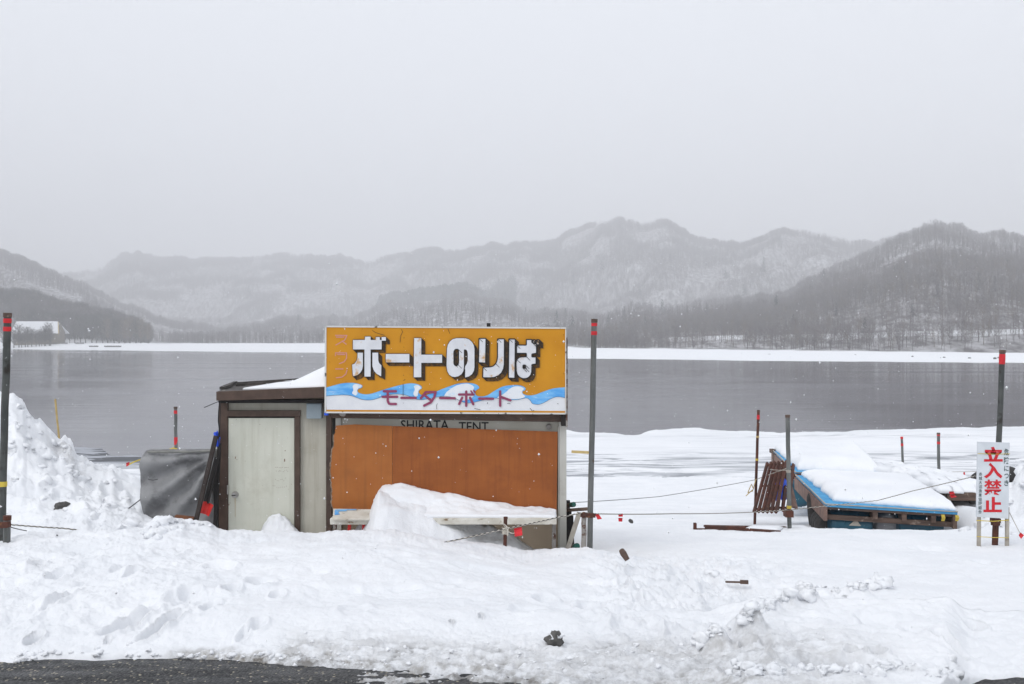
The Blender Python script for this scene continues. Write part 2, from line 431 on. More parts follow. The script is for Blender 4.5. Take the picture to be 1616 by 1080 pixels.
def ground_fn(u, d):
    px = 808 + u * F
    x = u * d
    base = interp(BASE, d)
    jag = (vn(px * 0.06, d * 1.2, 3) * 9 * sst(340, 250, px) + vn(px * 0.05, d * 2, 5) * 3 + vn(px * 0.21, d * 5, 6) * 1.6 + vn(px * .5, d * 9, 7) * 1.6 * sst(.1, .4, vn(px * .03, d, 9))) * sst(8.2, 9.0, d)
    zc = CZ - (interp(CREST, px) + jag - 540) * 9.2 / F
    zs = CZ - (interp(CREST_S, px) - 540) * 9.2 / F
    # the ploughed bank between the road and the hut
    z59 = 3.30 + (zs - 3.27) * 0.25 + 0.10
    z75 = 3.30 + (zs - 3.27) * 0.60 + 0.07
    t1 = sst(5.15, 6.0, d); t2 = np.clip((d - 6.0) / 1.5, 0, 1); t3 = np.clip((d - 7.5) / 1.7, 0, 1)
    bank = 3.30 + (z59 - 3.30) * t1
    bank = bank + (z75 - z59) * t2 + (zc - z75) * t3
    wl = sst(330, 215, px)
    foot = interp(BASE, d)
    back = zc + (foot - zc) * sst(9.25, 10.3, d)
    backl = zc + (interp(BASEL, d) - zc) * sst(9.2, 11, d)
    back = back * (1 - wl) + backl * wl
    bank = np.where(d > 9.2, back, bank)
    wb = sst(1235, 990, px + (d - 7) * 40)
    h = base + (bank - base) * wb
    # ploughed heap on the left
    zm = CZ - (interp(MOUND, px) + vn(px * 0.09, d * 0.8, 8) * 12 - 540) * 12.4 / F
    sh = np.where(d < 12.4, sst(9.6, 12.5, d), 1 - sst(12.4, 18, d))
    h = h + np.maximum(zm - h, 0) * sh * sst(300, 230, px)
    mw = sst(260, 150, px) * sst(9.0, 10.5, d) * sst(19, 15, d)
    lump = np.abs(fbm(x * 2.2, d * 2.2, 4, 21)) * 0.30 + np.abs(fbm(x * 7, d * 7, 3, 25)) * 0.07
    h = h + (0.13 - lump) * mw * 0.9
    # drift heaped against the counter
    wz = interp([(520, 2.95), (556, 2.97), (566, 3.05), (584, 3.22), (597, 3.47), (604, 3.53), (620, 3.52), (645, 3.44), (690, 3.34), (715, 3.20), (750, 3.04), (800, 2.90), (850, 2.72), (2000, 2.7)], 808 + x / 10.5 * F)
    px2 = 808 + x / 10.5 * F
    wz = wz + fbm(x * 5, d * 5, 3, 39) * 0.07 * sst(880, 800, px2)
    dr = wz - ((10.52 - d) * 0.34 + np.maximum(10.05 - d, 0) * 0.5) * sst(520, 610, px2)
    h = np.where((d > 9.2) & (d < 10.62) & (px2 > 545) & (px2 < 900), np.maximum(h, dr), h)
    # uneven snow
    am = 0.4 + 0.6 * wb
    h = h + (fbm(x * 0.9, d * 0.9, 4, 31) * 0.085 + np.minimum(fbm(x * 2.6, d * 3.2, 4, 33), 0.02) * 0.06 * sst(11, 8.5, d)) * am * sst(5.2, 6.2, d)
    cl = sst(880, 1000, px) * sst(1330, 1120, px) + 0.38 * sst(420, 240, px)
    cl = cl * sst(5.3, 5.8, d) * sst(11, 9, d)
    h = h - np.abs(fbm(x * 2.6, d * 2.6, 5, 41, .55)) * 0.20 * cl + 0.045 * cl
    h = h + fbm(x * 9, d * 9, 4, 43, 0.6) * 0.026 * (0.45 + cl) * sst(5.0, 5.4, d)
    h = h + np.where(d > 11, fbm(x * 0.25, d * 0.3, 3, 47) * 0.10 * sst(11, 16, d) * sst(40, 30, d), 0)
    # hollow under the rafts, hump by the buried tyre
    h = h - np.maximum(h - 2.22, 0) * sst(13.35, 13.75, d) * sst(18, 16, d) * sst(4.05, 4.4, x) * sst(6.6, 6.15, x) * (d < 19)
    h = h + 0.60 * np.exp(-((d - 16.2) / 1.1) ** 2) * sst(5.9, 7.3, x) + 0.30 * np.exp(-((d - 14.4) / 0.8) ** 2) * sst(6.1, 6.9, x) * sst(9, 8, x) * sst(7.2, 6.6, x)
    h = h + 0.78 * np.exp(-((x - 7.1) / 0.52) ** 2 - ((d - 13.2) / 0.6) ** 2) * (1 + 0.9 * fbm(x * 4, d * 4, 4, 37)) * (d < 17)
    # foreground edge against the asphalt
    ey = interp([(-900, 1046), (0, 1048), (25, 1049), (40, 1044), (70, 1042), (150, 1042), (250, 1043), (330, 1042), (350, 1043), (400, 1045), (430, 1049), (455, 1052), (520, 1055), (640, 1060), (760, 1066), (830, 1085), (1000, 1120), (1480, 1120), (1530, 1084), (1556, 1074), (1616, 1073), (2600, 1080)], px)
    d0 = 1.7 * F / (ey - 540) + fbm(x * 5, x * 0 + 2, 4, 51) * 0.05
    t = d - d0
    edge = sst(-0.03, 0.05, t)
    slush = sst(415, 470, px) * sst(1500, 1100, px)
    sl_n = fbm(x * 2.0, d * 9.0, 6, 53, 0.62) + 0.5 * fbm(x * 0.7, d * 6.0, 2, 54)
    band = 0.35 * np.exp(-((540 + 1.7 * F / d - 1072 - 4 * vn(px * .02, px * 0, 55)) / 7) ** 2) * sst(450, 500, px) * sst(830, 760, px)
    sl_h = (sl_n * 0.055 + 0.03 * band - 0.024 + 0.034 * sst(800, 900, px)) * slush - 0.06 * (1 - slush)
    near = 3.30 + sl_h
    hn = np.maximum(h, 3.325 + 0.075 * sst(1110, 1200, px) * sst(1535, 1490, px) + fbm(x * 14, d * 14, 3, 57) * 0.02 + fbm(x * 5, d * 7, 3, 58) * 0.03)
    h = np.where(d < 6.2, near + (hn - near) * edge, h)
    slz = slush * sst(5.95, 5.4, d)
    h = h - np.abs(fbm(x * 9, d * 24, 4, 59, .6)) * 0.045 * slz + 0.010 * slz
    thin_ = sst(0.022, 0.002, h - 3.30) * slz
    dirt = slush * sst(5.75, 5.3, d) * 0.45 + thin_ * 0.9 + sst(0.16, 0.02, t) * sst(240, 300, px) * sst(1180, 800, px) * 0.8
    dirt = dirt * (0.5 + 1.0 * np.clip(fbm(x * 1.3, d * 2.5, 4, 61) + 0.45, 0, 1))
    dirt = dirt + 0.35 * mw * np.clip(fbm(x * 1.5, d * 1.5, 4, 63) - 0.22, 0, 1) * 3
    wet = slush * sst(5.9, 5.2, d) * 0.22 + thin_ * .5 + 0.16 * sst(860, 960, px) * sst(1200, 1020, px) * sst(6.3, 5.5, d)
    return h, dirt, wet

ds = [4.25]
while ds[-1] < 48: ds.append(ds[-1] + 0.0125 * (ds[-1] / 5) ** 1.6)
ds = np.array(ds)
us = np.concatenate([np.linspace(-1.25, -0.57, 60)[:-1], np.linspace(-0.57, 0.57, 1080), np.linspace(0.57, 1.25, 60)[1:]])
U, D = np.meshgrid(us, ds)
GH, GD, GW = ground_fn(U, D)
GX = U * D

def locate(px, py):
    """point of the snow surface seen at a photo position"""
    j = int(np.argmin(np.abs(us - (px - 808) / F)))
    y = 540 + (CZ - GH[:, j]) * F / ds
    i = np.where(y <= py)[0]
    i = int(i[0]) if len(i) else len(ds) - 1
    return GX[i, j], ds[i], GH[i, j]

def gz(x, y):
    i = int(np.clip(np.searchsorted(ds, y), 0, len(ds) - 1)); j = int(np.argmin(np.abs(us - x / y)))
    return float(GH[i, j])

def dent(px, py, w, h, depth, rot=0.0, rim=0.35, pw=2.0):
    x, y, z = locate(px, py)
    rx = w / F * y / 2
    y1 = locate(px, py + h / 2)[1]; y2 = locate(px, py - h / 2)[1]
    ry = max(abs(y2 - y1) / 2, 0.02)
    m = (np.abs(D - y) < 4 * max(rx, ry)) & (np.abs(GX - x) < 4 * max(rx, ry))
    a = (GX[m] - x); b = (D[m] - y)
    c, s = math.cos(rot), math.sin(rot)
    r = np.sqrt(((a * c + b * s) / rx) ** 2 + ((-a * s + b * c) / ry) ** 2) + fbm(GX[m] * 8, D[m] * 8, 2, 71) * 0.25
    GH[m] += -depth * (1 - sst(0.55, 1.0, r)) + depth * rim * np.exp(-((r - 1.15) / 0.22) ** 2)

for a in [(212, 982, 34, 50, .07, -.35), (254, 985, 26, 58, .07, -.3), (53, 1013, 26, 20, .07), (405, 988, 28, 22, .05), (345, 897, 46, 12, .05, .3), (410, 917, 44, 9, .05),
          (330, 962, 30, 14, .05), (366, 930, 30, 14, .06), (300, 934, 34, 14, .04), (437, 941, 24, 12, .04), (385, 1000, 20, 30, .03), (290, 948, 50, 20, .03), (170, 1015, 12, 8, .03),
          (92, 905, 38, 18, .05), (208, 905, 22, 10, .04), (95, 940, 20, 24, .03), (60, 888, 20, 12, .04), (200, 890, 40, 10, .03), (120, 870, 60, 12, .04),
          (712, 985, 9, 7, .05), (759, 975, 9, 7, .05), (1488, 1005, 36, 20, .05), (1538, 991, 36, 18, .05), (1383, 981, 66, 26, .04), (1350, 1030, 30, 13, .06, .3), (1385, 1030, 28, 13, .06, .3),
          (1513, 1033, 40, 16, .05), (1008, 952, 22, 26, .03), (1180, 1018, 28, 14, .05), (1210, 1020, 26, 12, .03), (1120, 925, 40, 10, .04), (860, 945, 40, 14, .05),
          (930, 960, 46, 14, .05), (985, 916, 20, 16, .08), (1075, 915, 60, 14, .05), (1470, 870, 60, 10, .04), (1555, 890, 40, 8, .04), 
          (640, 930, 60, 10, .02), (560, 960, 50, 12, .02), (760, 900, 90, 12, .03), (830, 960, 60, 10, .025), (1160, 1048, 90, 14, .05), (1300, 1052, 160, 20, .09)]:
    dent(*a)

ng = len(ds)
verts = np.stack([GX, D, GH], -1).reshape(-1, 3)
# crevice and dirt along the plough edge on the right
CRL = [(1105, 1022), (1140, 1006), (1180, 985), (1205, 968), (1240, 955), (1262, 944), (1285, 938), (1340, 940), (1372, 930), (1395, 918)]
for i in range(len(CRL) - 1):
    n = 7
    for k in range(n):
        t = k / n
        px = CRL[i][0] + (CRL[i + 1][0] - CRL[i][0]) * t + random.uniform(-4, 4); py = CRL[i][1] + (CRL[i + 1][1] - CRL[i][1]) * t
        x, y, z = locate(px, py)
        rr = random.uniform(0.03, 0.07)
        m = (np.abs(D - y) < 0.3) & (np.abs(GX - x) < 0.3)
        r2 = (GX[m] - x) ** 2 + (D[m] - y) ** 2
        GH[m] += random.uniform(0.015, 0.04) * np.exp(-r2 / rr ** 2)
        x2, y2, z2 = locate(px + 6, py + 9)
        r2 = (GX[m] - x2) ** 2 + (D[m] - y2) ** 2
        GD[m] += 0.16 * (1 if i < 6 else 0.4) * np.exp(-r2 / 0.03 ** 2) * random.uniform(0, 1)
verts = np.stack([GX, D, GH], -1).reshape(-1, 3)
o = np_mesh('snow_ground', verts, grid_faces(ng, len(us)), ['snow'], True, {'dirt': np.clip(GD, 0, 1), 'wet': np.clip(GW, 0, 1)})
tag(o, kind='structure')

mb = MB(); mb.add([(-80, -25, 3.3), (80, -25, 3.3), (80, 5.40, 3.3), (-80, 5.40, 3.3)], [(0, 1, 2, 3)])
tag(mb.build('road', 'asphalt'), kind='structure')

# loose clods of ploughed snow
def clods(name, pts, mat):
    base = []
    for k in range(6):
        import bmesh
        bm = bmesh.new(); bmesh.ops.create_icosphere(bm, subdivisions=2, radius=1)
        vv = np.array([v.co[:] for v in bm.verts]); ff = np.array([[v.index for v in f.verts] for f in bm.faces]); bm.free()
        q = 1 + 1.15 * fbm(vv[:, 0] * 1.5 + k * 9 + vv[:, 2], vv[:, 1] * 1.5 + vv[:, 2] * 1.3, 4, 80 + k, .6)
        base.append((vv * q[:, None], ff))
    V = []; Fc = []; b = 0
    for (x, y, z, r) in pts:
        vv, ff = base[random.randrange(6)]
        a = random.uniform(0, 6.28); c, s = math.cos(a), math.sin(a)
        sc = np.array([random.uniform(.8, 1.3), random.uniform(.8, 1.2), random.uniform(.55, .95)]) * r
        w = vv * sc
        w = np.stack([w[:, 0] * c - w[:, 1] * s, w[:, 0] * s + w[:, 1] * c, w[:, 2]], 1) + np.array([x, y, z + r * 0.15])
        V.append(w); Fc.append(ff + b); b += len(w)
    return np_mesh(name, np.concatenate(V), np.concatenate(Fc), [mat], True)

cp = []
for i in range(len(CRL) - 1):
    for k in range(9):
        t = random.random()
        px = CRL[i][0] + (CRL[i + 1][0] - CRL[i][0]) * t + random.gauss(-8, 7); py = CRL[i][1] + (CRL[i + 1][1] - CRL[i][1]) * t + random.gauss(-4, 5)
        x, y, z = locate(px, py); cp.append((x, y, z, random.uniform(0.010, 0.034)))
for k in range(110):
    px = random.uniform(1150, 1520); py = 1062 - abs(random.gauss(0, 7)) + random.uniform(-4, 6)
    x, y, z = locate(px, py); cp.append((x, y, z - .004, random.choice([.008, .010, .014, .018, .030])))
for k in range(130):
    px = random.uniform(440, 1100); py = random.gauss(1040, 16)
    x, y, z = locate(px, min(py, 1078)); cp.append((x, y, z - .003, random.choice([.004, .005, .006, .008, .012])))
for k in range(60):
    px = random.uniform(0, 440); py = random.gauss(1037, 5)
    x, y, z = locate(px, py); cp.append((x, y, z, random.uniform(0.006, 0.018)))
for px, py, r in [(232, 838, .04), (245, 832, .05), (258, 827, .05), (268, 824, .055), (262, 820, .03), (283, 826, .035), (298, 826, .04), (318, 830, .03), (332, 832, .03), (255, 842, .05), (238, 848, .045), (275, 836, .04), (226, 843, .03), (250, 853, .03), (290, 833, .03), (372, 832, .035), (395, 833, .03), (480, 834, .03), (508, 834, .03), (1395, 922, .06), (1397, 916, .045), (1380, 932, .04), (1270, 942, .06), (1275, 945, .05), (1130, 907, .05), (1120, 905, .045), (208, 830, .06), (190, 836, .05)]:
    x, y, z = locate(px, py); cp.append((x, y, z, r))
for k in range(120):
    px = random.uniform(-60, 215); py = interp(MOUND, px) + abs(random.gauss(0, 60)) + 4
    x, y, z = locate(px, py)
    if y < 16: cp.append((x, y, z - 0.02, random.choice([.02, .025, .03, .04, .06])))
tag(clods('snow_clods', cp, 'snow2'), kind='stuff')
cp = []
for k in range(70):
    x, y = random.gauss(7.0, .42), random.gauss(12.95, .35); r = random.choice([.03, .045, .06, .09])
    cp.append((x, y, gz(x, y) - r * .3, r))
tag(clods('snow_heap', cp, 'snow'), kind='stuff')

# ------------------------------------------------------------------ setting: lake, ice
mb = MB(); mb.add([(-6000, 20, 0), (6000, 20, 0), (6000, 2600, 0), (-6000, 2600, 0)], [(0, 1, 2, 3)])
tag(mb.build('lake_water', 'water'), kind='structure')

NE = [(-1200, 738), (0, 737), (100, 737), (160, 736), (220, 738), (300, 738), (420, 720), (520, 700), (800, 683), (890, 680), (930, 684), (1010, 688), (1026, 682), (1034, 679), (1080, 677), (1150, 680), (1250, 684), (1400, 680), (1616, 674), (2800, 668)]
TE = [(-1200, 712), (0, 712), (110, 706), (160, 709), (175, 720), (215, 722), (300, 720), (420, 712), (470, 706), (520, 700)]
n_u = np.linspace(-1.4, 1.4, 900); tt = np.linspace(0, 1, 130)
pxs = 808 + n_u * F
ye = interp(NE, pxs); yt = np.minimum(np.where(pxs < 520, interp(TE, pxs), ye), ye)
de = 5.0 * F / (yt - 540); de = de * (1 + fbm(n_u * 60, n_u * 0, 4, 91) * 0.018)
ds_i = 26.0
Di = ds_i + (de - ds_i)[None, :] * tt[:, None]
Xi = n_u[None, :] * Di
Zi = np.full_like(Di, 0.05) + fbm(Xi * 0.3, Di * 0.8, 4, 93) * 0.05 * sst(52, 36, Di)
Zi = Zi + 0.05 * np.exp(-((tt[:, None] - 1) / 0.02) ** 2) * 0 
ydist = 540 + 5 * F / Di
thin = sst(1.0, -1.5, ydist - (ye[None, :] - 1)) * (pxs < 515)[None, :]
wet = np.where(pxs[None, :] > 500, sst(712, 722, ydist) * 0.95 + 0.10 + 0.5 * sst(686, 690, ydist) * sst(694, 690, ydist), sst(728, 742, ydist) * 0.8 + 0.2)
vi = np.stack([Xi, Di, Zi], -1)
low = vi[-1:].copy(); low[..., 2] = -0.3
vi = np.concatenate([vi, low], 0).reshape(-1, 3)
ad = lambda a: np.concatenate([a, a[-1:]], 0)
o = np_mesh('lake_ice', vi, grid_faces(len(tt) + 1, len(n_u)), ['ice'], True, {'wet': ad(wet), 'thin': ad(thin)})
tag(o, kind='structure')

WE = [(-1200, 549), (0, 551), (240, 554), (510, 557), (900, 566), (1250, 570), (1616, 573), (2800, 580)]
def d_water(px): return 5.0 * F / (interp(WE, px) - 540)
def d_foot(px): return interp([(-1200, 900), (0, 800), (200, 790), (260, 850), (510, 800), (900, 560), (1000, 500), (1250, 440), (1616, 380), (2800, 320)], px)
def z_foot(px): return interp([(-1200, 4), (0, 4.0), (510, 4.0), (900, 2.0), (1250, 1.2), (1616, 0.9), (2800, .8)], px)

# ------------------------------------------------------------------ setting: far shore and hills
def ridge(tab, trees, dr, px):
    sd_ = int(dr if np.isscalar(dr) else 77)
    y = interp(tab, px) + fbm(px * 0.022, px * 0, 3, sd_) * 9 + fbm(px * 0.11, px * 0, 3, sd_ + 5) * 4
    return CZ + (540 - y - trees * F / dr) * dr / F
LA = [(-1200, 300), (-400, 340), (-100, 370), (0, 390), (50, 410), (100, 432), (150, 455), (200, 478), (250, 495), (300, 510), (360, 525), (420, 538), (480, 560), (3000, 560)]
LB = [(-1200, 420), (0, 450), (100, 434), (150, 425), (185, 401), (215, 392), (240, 400), (260, 405), (300, 404), (330, 402), (360, 408), (400, 404), (430, 402), (500, 402), (530, 406), (560, 410), (590, 404), (620, 398), (700, 392), (780, 385), (820, 382), (850, 378), (880, 372), (900, 362), (930, 350), (950, 344), (970, 341), (1000, 344), (1020, 350), (1045, 347), (1065, 354), (1090, 366), (1110, 375), (1150, 382), (1180, 379), (1200, 374), (1215, 366), (1240, 362), (1290, 371), (1350, 377), (1400, 377), (1500, 384), (1616, 380), (3000, 380)]
LC = [(-1200, 560), (850, 545), (950, 524), (1050, 504), (1130, 486), (1200, 466), (1260, 444), (1310, 422), (1350, 402), (1380, 388), (1400, 380), (1420, 369), (1440, 361), (1460, 353), (1480, 350), (1500, 353), (1520, 356), (1550, 366), (1580, 366), (1616, 372), (1800, 360), (3000, 330)]
LD = [(-1200, 440), (-400, 450), (0, 460), (60, 467), (110, 478), (180, 492), (205, 502), (225, 520), (240, 540), (255, 560), (3000, 560)]
LE = [(-1200, 560), (200, 545), (260, 524), (350, 514), (420, 505), (500, 498), (580, 492), (620, 474), (660, 466), (700, 462), (760, 464), (800, 472), (830, 492), (900, 490), (1000, 482), (1100, 478), (1250, 470), (1400, 480), (3000, 520)]
DRB = [(-1200, 3300), (0, 3250), (600, 3050), (900, 2650), (1100, 2300), (1200, 2200), (1400, 2250), (3000, 2200)]

def hills_fn(u, d):
    px = 808 + u * F
    x = u * d
    dw = d_water(px) * 1.03; df = d_foot(px); zf = z_foot(px)
    h = zf * sst(0.25, 1.0, (d - dw) / (df - dw)) + 0.06
    def lay(tab, trees, dr, start, back, p=0.9):
        zr = ridge(tab, trees, dr, px)
        t = np.clip((d - start) / (dr - start), 0, 1) ** p
        f = np.where(d <= dr, t * (2 - t) * 0.5 + t * 0.5, 1 - 0.7 * sst(0, back, d - dr))
        return np.where(zr > 0, zr * f, 0)
    nz = fbm(x * 0.006, d * 0.006, 4, 101)
    spur = 1 + 0.55 * nz
    drb = interp(DRB, px)
    lb = lay(LB, 13, drb, np.maximum(df * 1.05, drb * 0.60), 900, 1.1); la = lay(LA, 11, 1700.0, df + 160, 500); lc = lay(LC, 20, 1950.0, df, 500, 1.0)
    ld = lay(LD, 15, 930.0, df, 200); le = lay(LE, 12, 2050.0, df + 60, 400)
    def sp(l, dr): return l * (1 + 1.1 * np.minimum(nz - 0.06, 0) * sst(0.98, 0.75, d / dr) * sst(0.35, 0.5, d / dr))
    h = np.maximum.reduce([h, sp(lb, drb), sp(la, 1700), sp(lc, 1950), ld, sp(le, 2050)])
    land = sst(0.97, 1.06, d / df)
    h = h + land * fbm(x * 0.03, d * 0.03, 4, 103) * 2.0
    return h

uh = np.linspace(-1.3, 1.3, 620)
dh = np.geomspace(1.0, 18.0, 360)
UH = np.repeat(uh[None, :], len(dh), 0)
DH = (d_water(808 + uh * F) * (1 + fbm(uh * 30, uh * 0, 4, 105) * 0.02))[None, :] * dh[:, None]
DH = np.minimum(DH, 4600 + 40 * np.arange(len(dh))[:, None] / len(dh))
HH = hills_fn(UH, DH)
pxh = 808 + UH * F
shore = sst(1.02, 0.96, (DH / d_foot(pxh) - 0.035 * sst(260, 230, pxh)) + fbm(UH * 40, DH * 0.02, 3, 107) * 0.05)
shore = np.maximum(shore, 0.25 * sst(262, 240, pxh) * (DH < 985))
vh = np.stack([UH * DH, DH, HH], -1)
low = vh[:1].copy(); low[..., 2] = -0.4
o = np_mesh('hills', np.concatenate([low, vh], 0).reshape(-1, 3), grid_faces(len(dh) + 1, len(uh)), ['hill'], True, {'shore': np.concatenate([shore[:1], shore], 0)})
tag(o, kind='structure')



# ------------------------------------------------------------------ woods
def tree_templates(nv, nb, wid, spread, seed):
    r = np.random.default_rng(seed); out = []
    for _ in range(nv):
        T = [[(-wid * .8, 0, 0), (wid * .8, 0, 0), (0, 0, 0.9)], [(0, -wid * .8, 0), (0, wid * .8, 0), (0, 0, 0.85)]]
        for k in range(nb):
            hb = r.uniform(0.18, 0.8); az = r.uniform(0, 6.283); L = r.uniform(0.25, 0.55) * (1.12 - hb * 0.7)
            up = r.uniform(0.5, 1.3)
            dx, dy = math.cos(az) * spread, math.sin(az) * spread
            nrm = math.sqrt(dx * dx + dy * dy + up * up)
            tip = np.array([dx, dy, up]) / nrm * L + np.array([0, 0, hb])
            b0 = np.array([0, 0, hb]) + (tip - np.array([0, 0, hb])) * (0 if k % 2 else r.uniform(0.2, 0.5))
            b0 = b0 + r.normal(0, 0.05, 3) * (1 if k % 2 == 0 else 0.2)
            a2 = r.uniform(0, 6.283); w = np.array([math.cos(a2), math.sin(a2), 0.3]) * wid * r.uniform(.5, 1.0)
            T.append([tuple(b0 - w / 2), tuple(b0 + w / 2), tuple(tip)])
        out.append(np.array(T, dtype=np.float64))
    return out

def conifer_template(nv, seed, nt=26):
    r = np.random.default_rng(seed); out = []
    for _ in range(nv):
        T = [[(-.018, 0, 0), (.018, 0, 0), (0, 0, 1.0)]]
        for k in range(nt * 3):
            hb = 0.10 + 0.86 * (k / (nt * 3)) ; az = r.uniform(0, 6.283); L = 0.27 * (1.02 - hb) ** 0.8 * r.uniform(0.6, 1.1) + 0.015
            c, s = math.cos(az), math.sin(az); w = 0.07 * (1.25 - hb)
            T.append([(0, 0, hb + w * .9), (c * L - s * w, s * L + c * w, hb - L * .45), (c * L + s * w, s * L - c * w, hb - L * .5)])
        out.append(np.array(T))
    return out

def scatter(name, tmpl, xs, ys, zs, hs_, mats, wsc=1.0, mi=None):
    V = []; nv = len(tmpl); MI = []
    pick = rng.integers(0, nv, len(xs)); ang = rng.uniform(0, 6.283, len(xs)); wd = rng.uniform(0.8, 1.25, len(xs)) * wsc
    for k in range(nv):
        s = pick == k
        if not s.any(): continue
        T = tmpl[k].reshape(-1, 3)
        c, sn = np.cos(ang[s])[:, None], np.sin(ang[s])[:, None]; h = hs_[s][:, None]; w = wd[s][:, None] * h
        vx = (T[None, :, 0] * c - T[None, :, 1] * sn) * w + xs[s][:, None]
        vy = (T[None, :, 0] * sn + T[None, :, 1] * c) * w + ys[s][:, None]
        vz = T[None, :, 2] * h + zs[s][:, None]
        V.append(np.stack([vx, vy, vz], -1).reshape(-1, 3))
        if mi is not None: MI.append(np.repeat(mi[s], len(T) // 3))
    V = np.concatenate(V)
    o = np_mesh(name, V, np.arange(len(V)).reshape(-1, 3), mats, False, None, np.concatenate(MI) if MI else None)
    return tag(o, kind='stuff')

ANG = (HH - CZ) / DH
CMAX = np.maximum.accumulate(ANG, 0)
def vis_mask(u, d, h, ht, margin=0.010):
    j = np.clip(((u - uh[0]) / (uh[1] - uh[0])).astype(int), 0, len(uh) - 1)
    dwj = DH[0, j]
    i = np.clip((np.log(d / dwj) / math.log(dh[1] / dh[0])).astype(int), 0, len(dh) - 1)
    return (h + ht - CZ) / d >= CMAX[i, j] - margin

def sample(n, u0, u1, d0, d1):
    u = rng.uniform(u0, u1, n); d = np.sqrt(rng.uniform(d0 * d0, d1 * d1, n))
    return u, d

# mass of bare wood over all slopes
u, d = sample(520000, -0.62, 0.62, 390, 3400)
h = hills_fn(u, d); px = 808 + u * F
ht = rng.uniform(8, 13, len(u)) * (1 + 0.5 * sst(1500, 2600, d))
keep = (d > d_foot(px) * 1.02) & vis_mask(u, d, h, ht)
dens = fbm(u * d * 0.012, d * 0.012, 4, 121)
keep &= rng.uniform(-0.45, 0.50, len(u)) < dens * 2.3 + 0.10 + 0.12 * sst(1300, 700, d)
keep &= (rng.uniform(0, 1, len(u)) < 1 - 0.6 * sst(1200, 1050, px) * sst(1900, 1000, d) - 0.42 * sst(1200, 1350, px))
keep &= ~((px > 590) & (px < 820) & (d > 1560) & (d < 2150))
isD = (d < 960) & (px < 262)
keep &= ~isD
f = d < 760
scatter('bare_wood', tree_templates(10, 16, 0.028, 0.75, 5), (u * d)[keep & ~f], d[keep & ~f], h[keep & ~f] - .3, ht[keep & ~f], ['twig'])
u2, d2 = sample(15000, 0.0, 0.62, 385, 770)
h2 = hills_fn(u2, d2); p2 = 808 + u2 * F; ht2 = rng.uniform(5, 11, len(u2))
k2 = (d2 > d_foot(p2) * 1.01) & vis_mask(u2, d2, h2, ht2) & (rng.uniform(-0.6, 0.6, len(u2)) < 1.8 * fbm(u2 * d2 * 0.02, d2 * 0.03, 3, 123) + 0.15)
u3 = np.concatenate([u[keep & f], u2[k2]]); d3 = np.concatenate([d[keep & f], d2[k2]]); h3 = np.concatenate([h[keep & f], h2[k2]]); ht3 = np.concatenate([ht[keep & f], ht2[k2]])
scatter('bare_wood', tree_templates(10, 44, 0.015, 0.95, 6), u3 * d3, d3, h3 - .3, ht3, ['twig', 'twigtan'], 1.0, (rng.uniform(0, 1, len(u3)) < 0.14).astype(int))
# dark wood on the near spit at the left
u, d = sample(13000, -0.66, -0.352, 795, 960)
h = hills_fn(u, d); px = 808 + u * F; ht = rng.uniform(9, 21, len(u)) * sst(258, 228, px) 
keep = (d > d_foot(px) * 1.03) & (px < 238) & (ht > 4) & (fbm(u * d * .05, d * .05, 3, 125) > -.25)
scatter('bare_wood', tree_templates(10, 60, 0.020, 0.95, 7), (u * d)[keep], d[keep], h[keep] - .3, ht[keep], ['twigdark', 'twigtan', 'twig'], 1.0, np.where(rng.uniform(0, 1, keep.sum()) < .05, 1, np.where(fbm((u * d)[keep] * .06, d[keep] * .06, 3, 129) + rng.normal(0, .15, keep.sum()) > .12, 2, 0)))
# conifer plantation behind the kiosk
u, d = sample(7000, (598 - 808) / F, (812 - 808) / F, 1720, 2090)
h = hills_fn(u, d); px = 808 + u * F; ht = rng.uniform(13, 20, len(u))
ht = ht * 1.5; keep = (d > 1720 + np.abs(px - 705) * 1.8) & (fbm(u * d * .02, d * .02, 3, 127) > -.2)
scatter('conifer_wood', conifer_template(6, 8, 9), (u * d)[keep], d[keep], h[keep] - .3, ht[keep], ['needles'], 1.35)

def tri_obj(name, T, mat, parent):
    V = T.reshape(-1, 3)
    o = np_mesh(name, V, np.arange(len(V)).reshape(-1, 3), [mat], False)
    o.parent = parent
    return o

def tree_thing(name, label, cat, group, tmpl, mats, loc, h, w):
    t = thing(name, label, cat, loc, group)
    nT = 2 if 'bare' in name else 1
    T = tmpl * np.array([w, w, h])
    tri_obj('trunk', T[:nT], mats[0], t); tri_obj('crown', T[nT:], mats[1], t)
    return t

# separate dark conifers on the slopes
CT = conifer_template(1, 9, 16)[0]
proto = None
spots = [(1225, 498, 24), (1365, 528, 20), (1241, 527, 16), (1252, 525, 22), (1545, 458, 20), (1570, 462, 20), (985, 505, 16), (1045, 500, 20), (960, 520, 18), (1018, 518, 14), (1085, 503, 14), (1115, 500, 16), (1175, 470, 16), (1205, 432, 18), (1300, 445, 16), (1480, 470, 16), (1320, 500, 16), (878, 520, 22), (903, 530, 24), (893, 505, 14), (860, 500, 12), (905, 450, 14), (950, 430, 14), (1145, 440, 14), (1058, 415, 12), (346, 522, 14), (393, 470, 14), (520, 520, 14), (556, 505, 12), (640, 512, 14), (470, 514, 13), (1412, 440, 15), (1440, 500, 16), (1590, 430, 15), (1278, 470, 14), (1510, 420, 14), (1010, 470, 13), (830, 505, 15)]
def hill_hit(px, py):
    u_ = (px - 808) / F
    dd = np.geomspace(float(d_foot(px)) * 1.03, 3200, 500)
    yy = 540 - (hills_fn(np.full(500, u_), dd) - CZ) * F / dd
    i = np.where(yy <= py)[0]
    i = int(i[0]) if len(i) else 200
    return u_ * dd[i], dd[i], float(hills_fn(np.array([u_]), dd[i:i + 1])[0])
rp = []
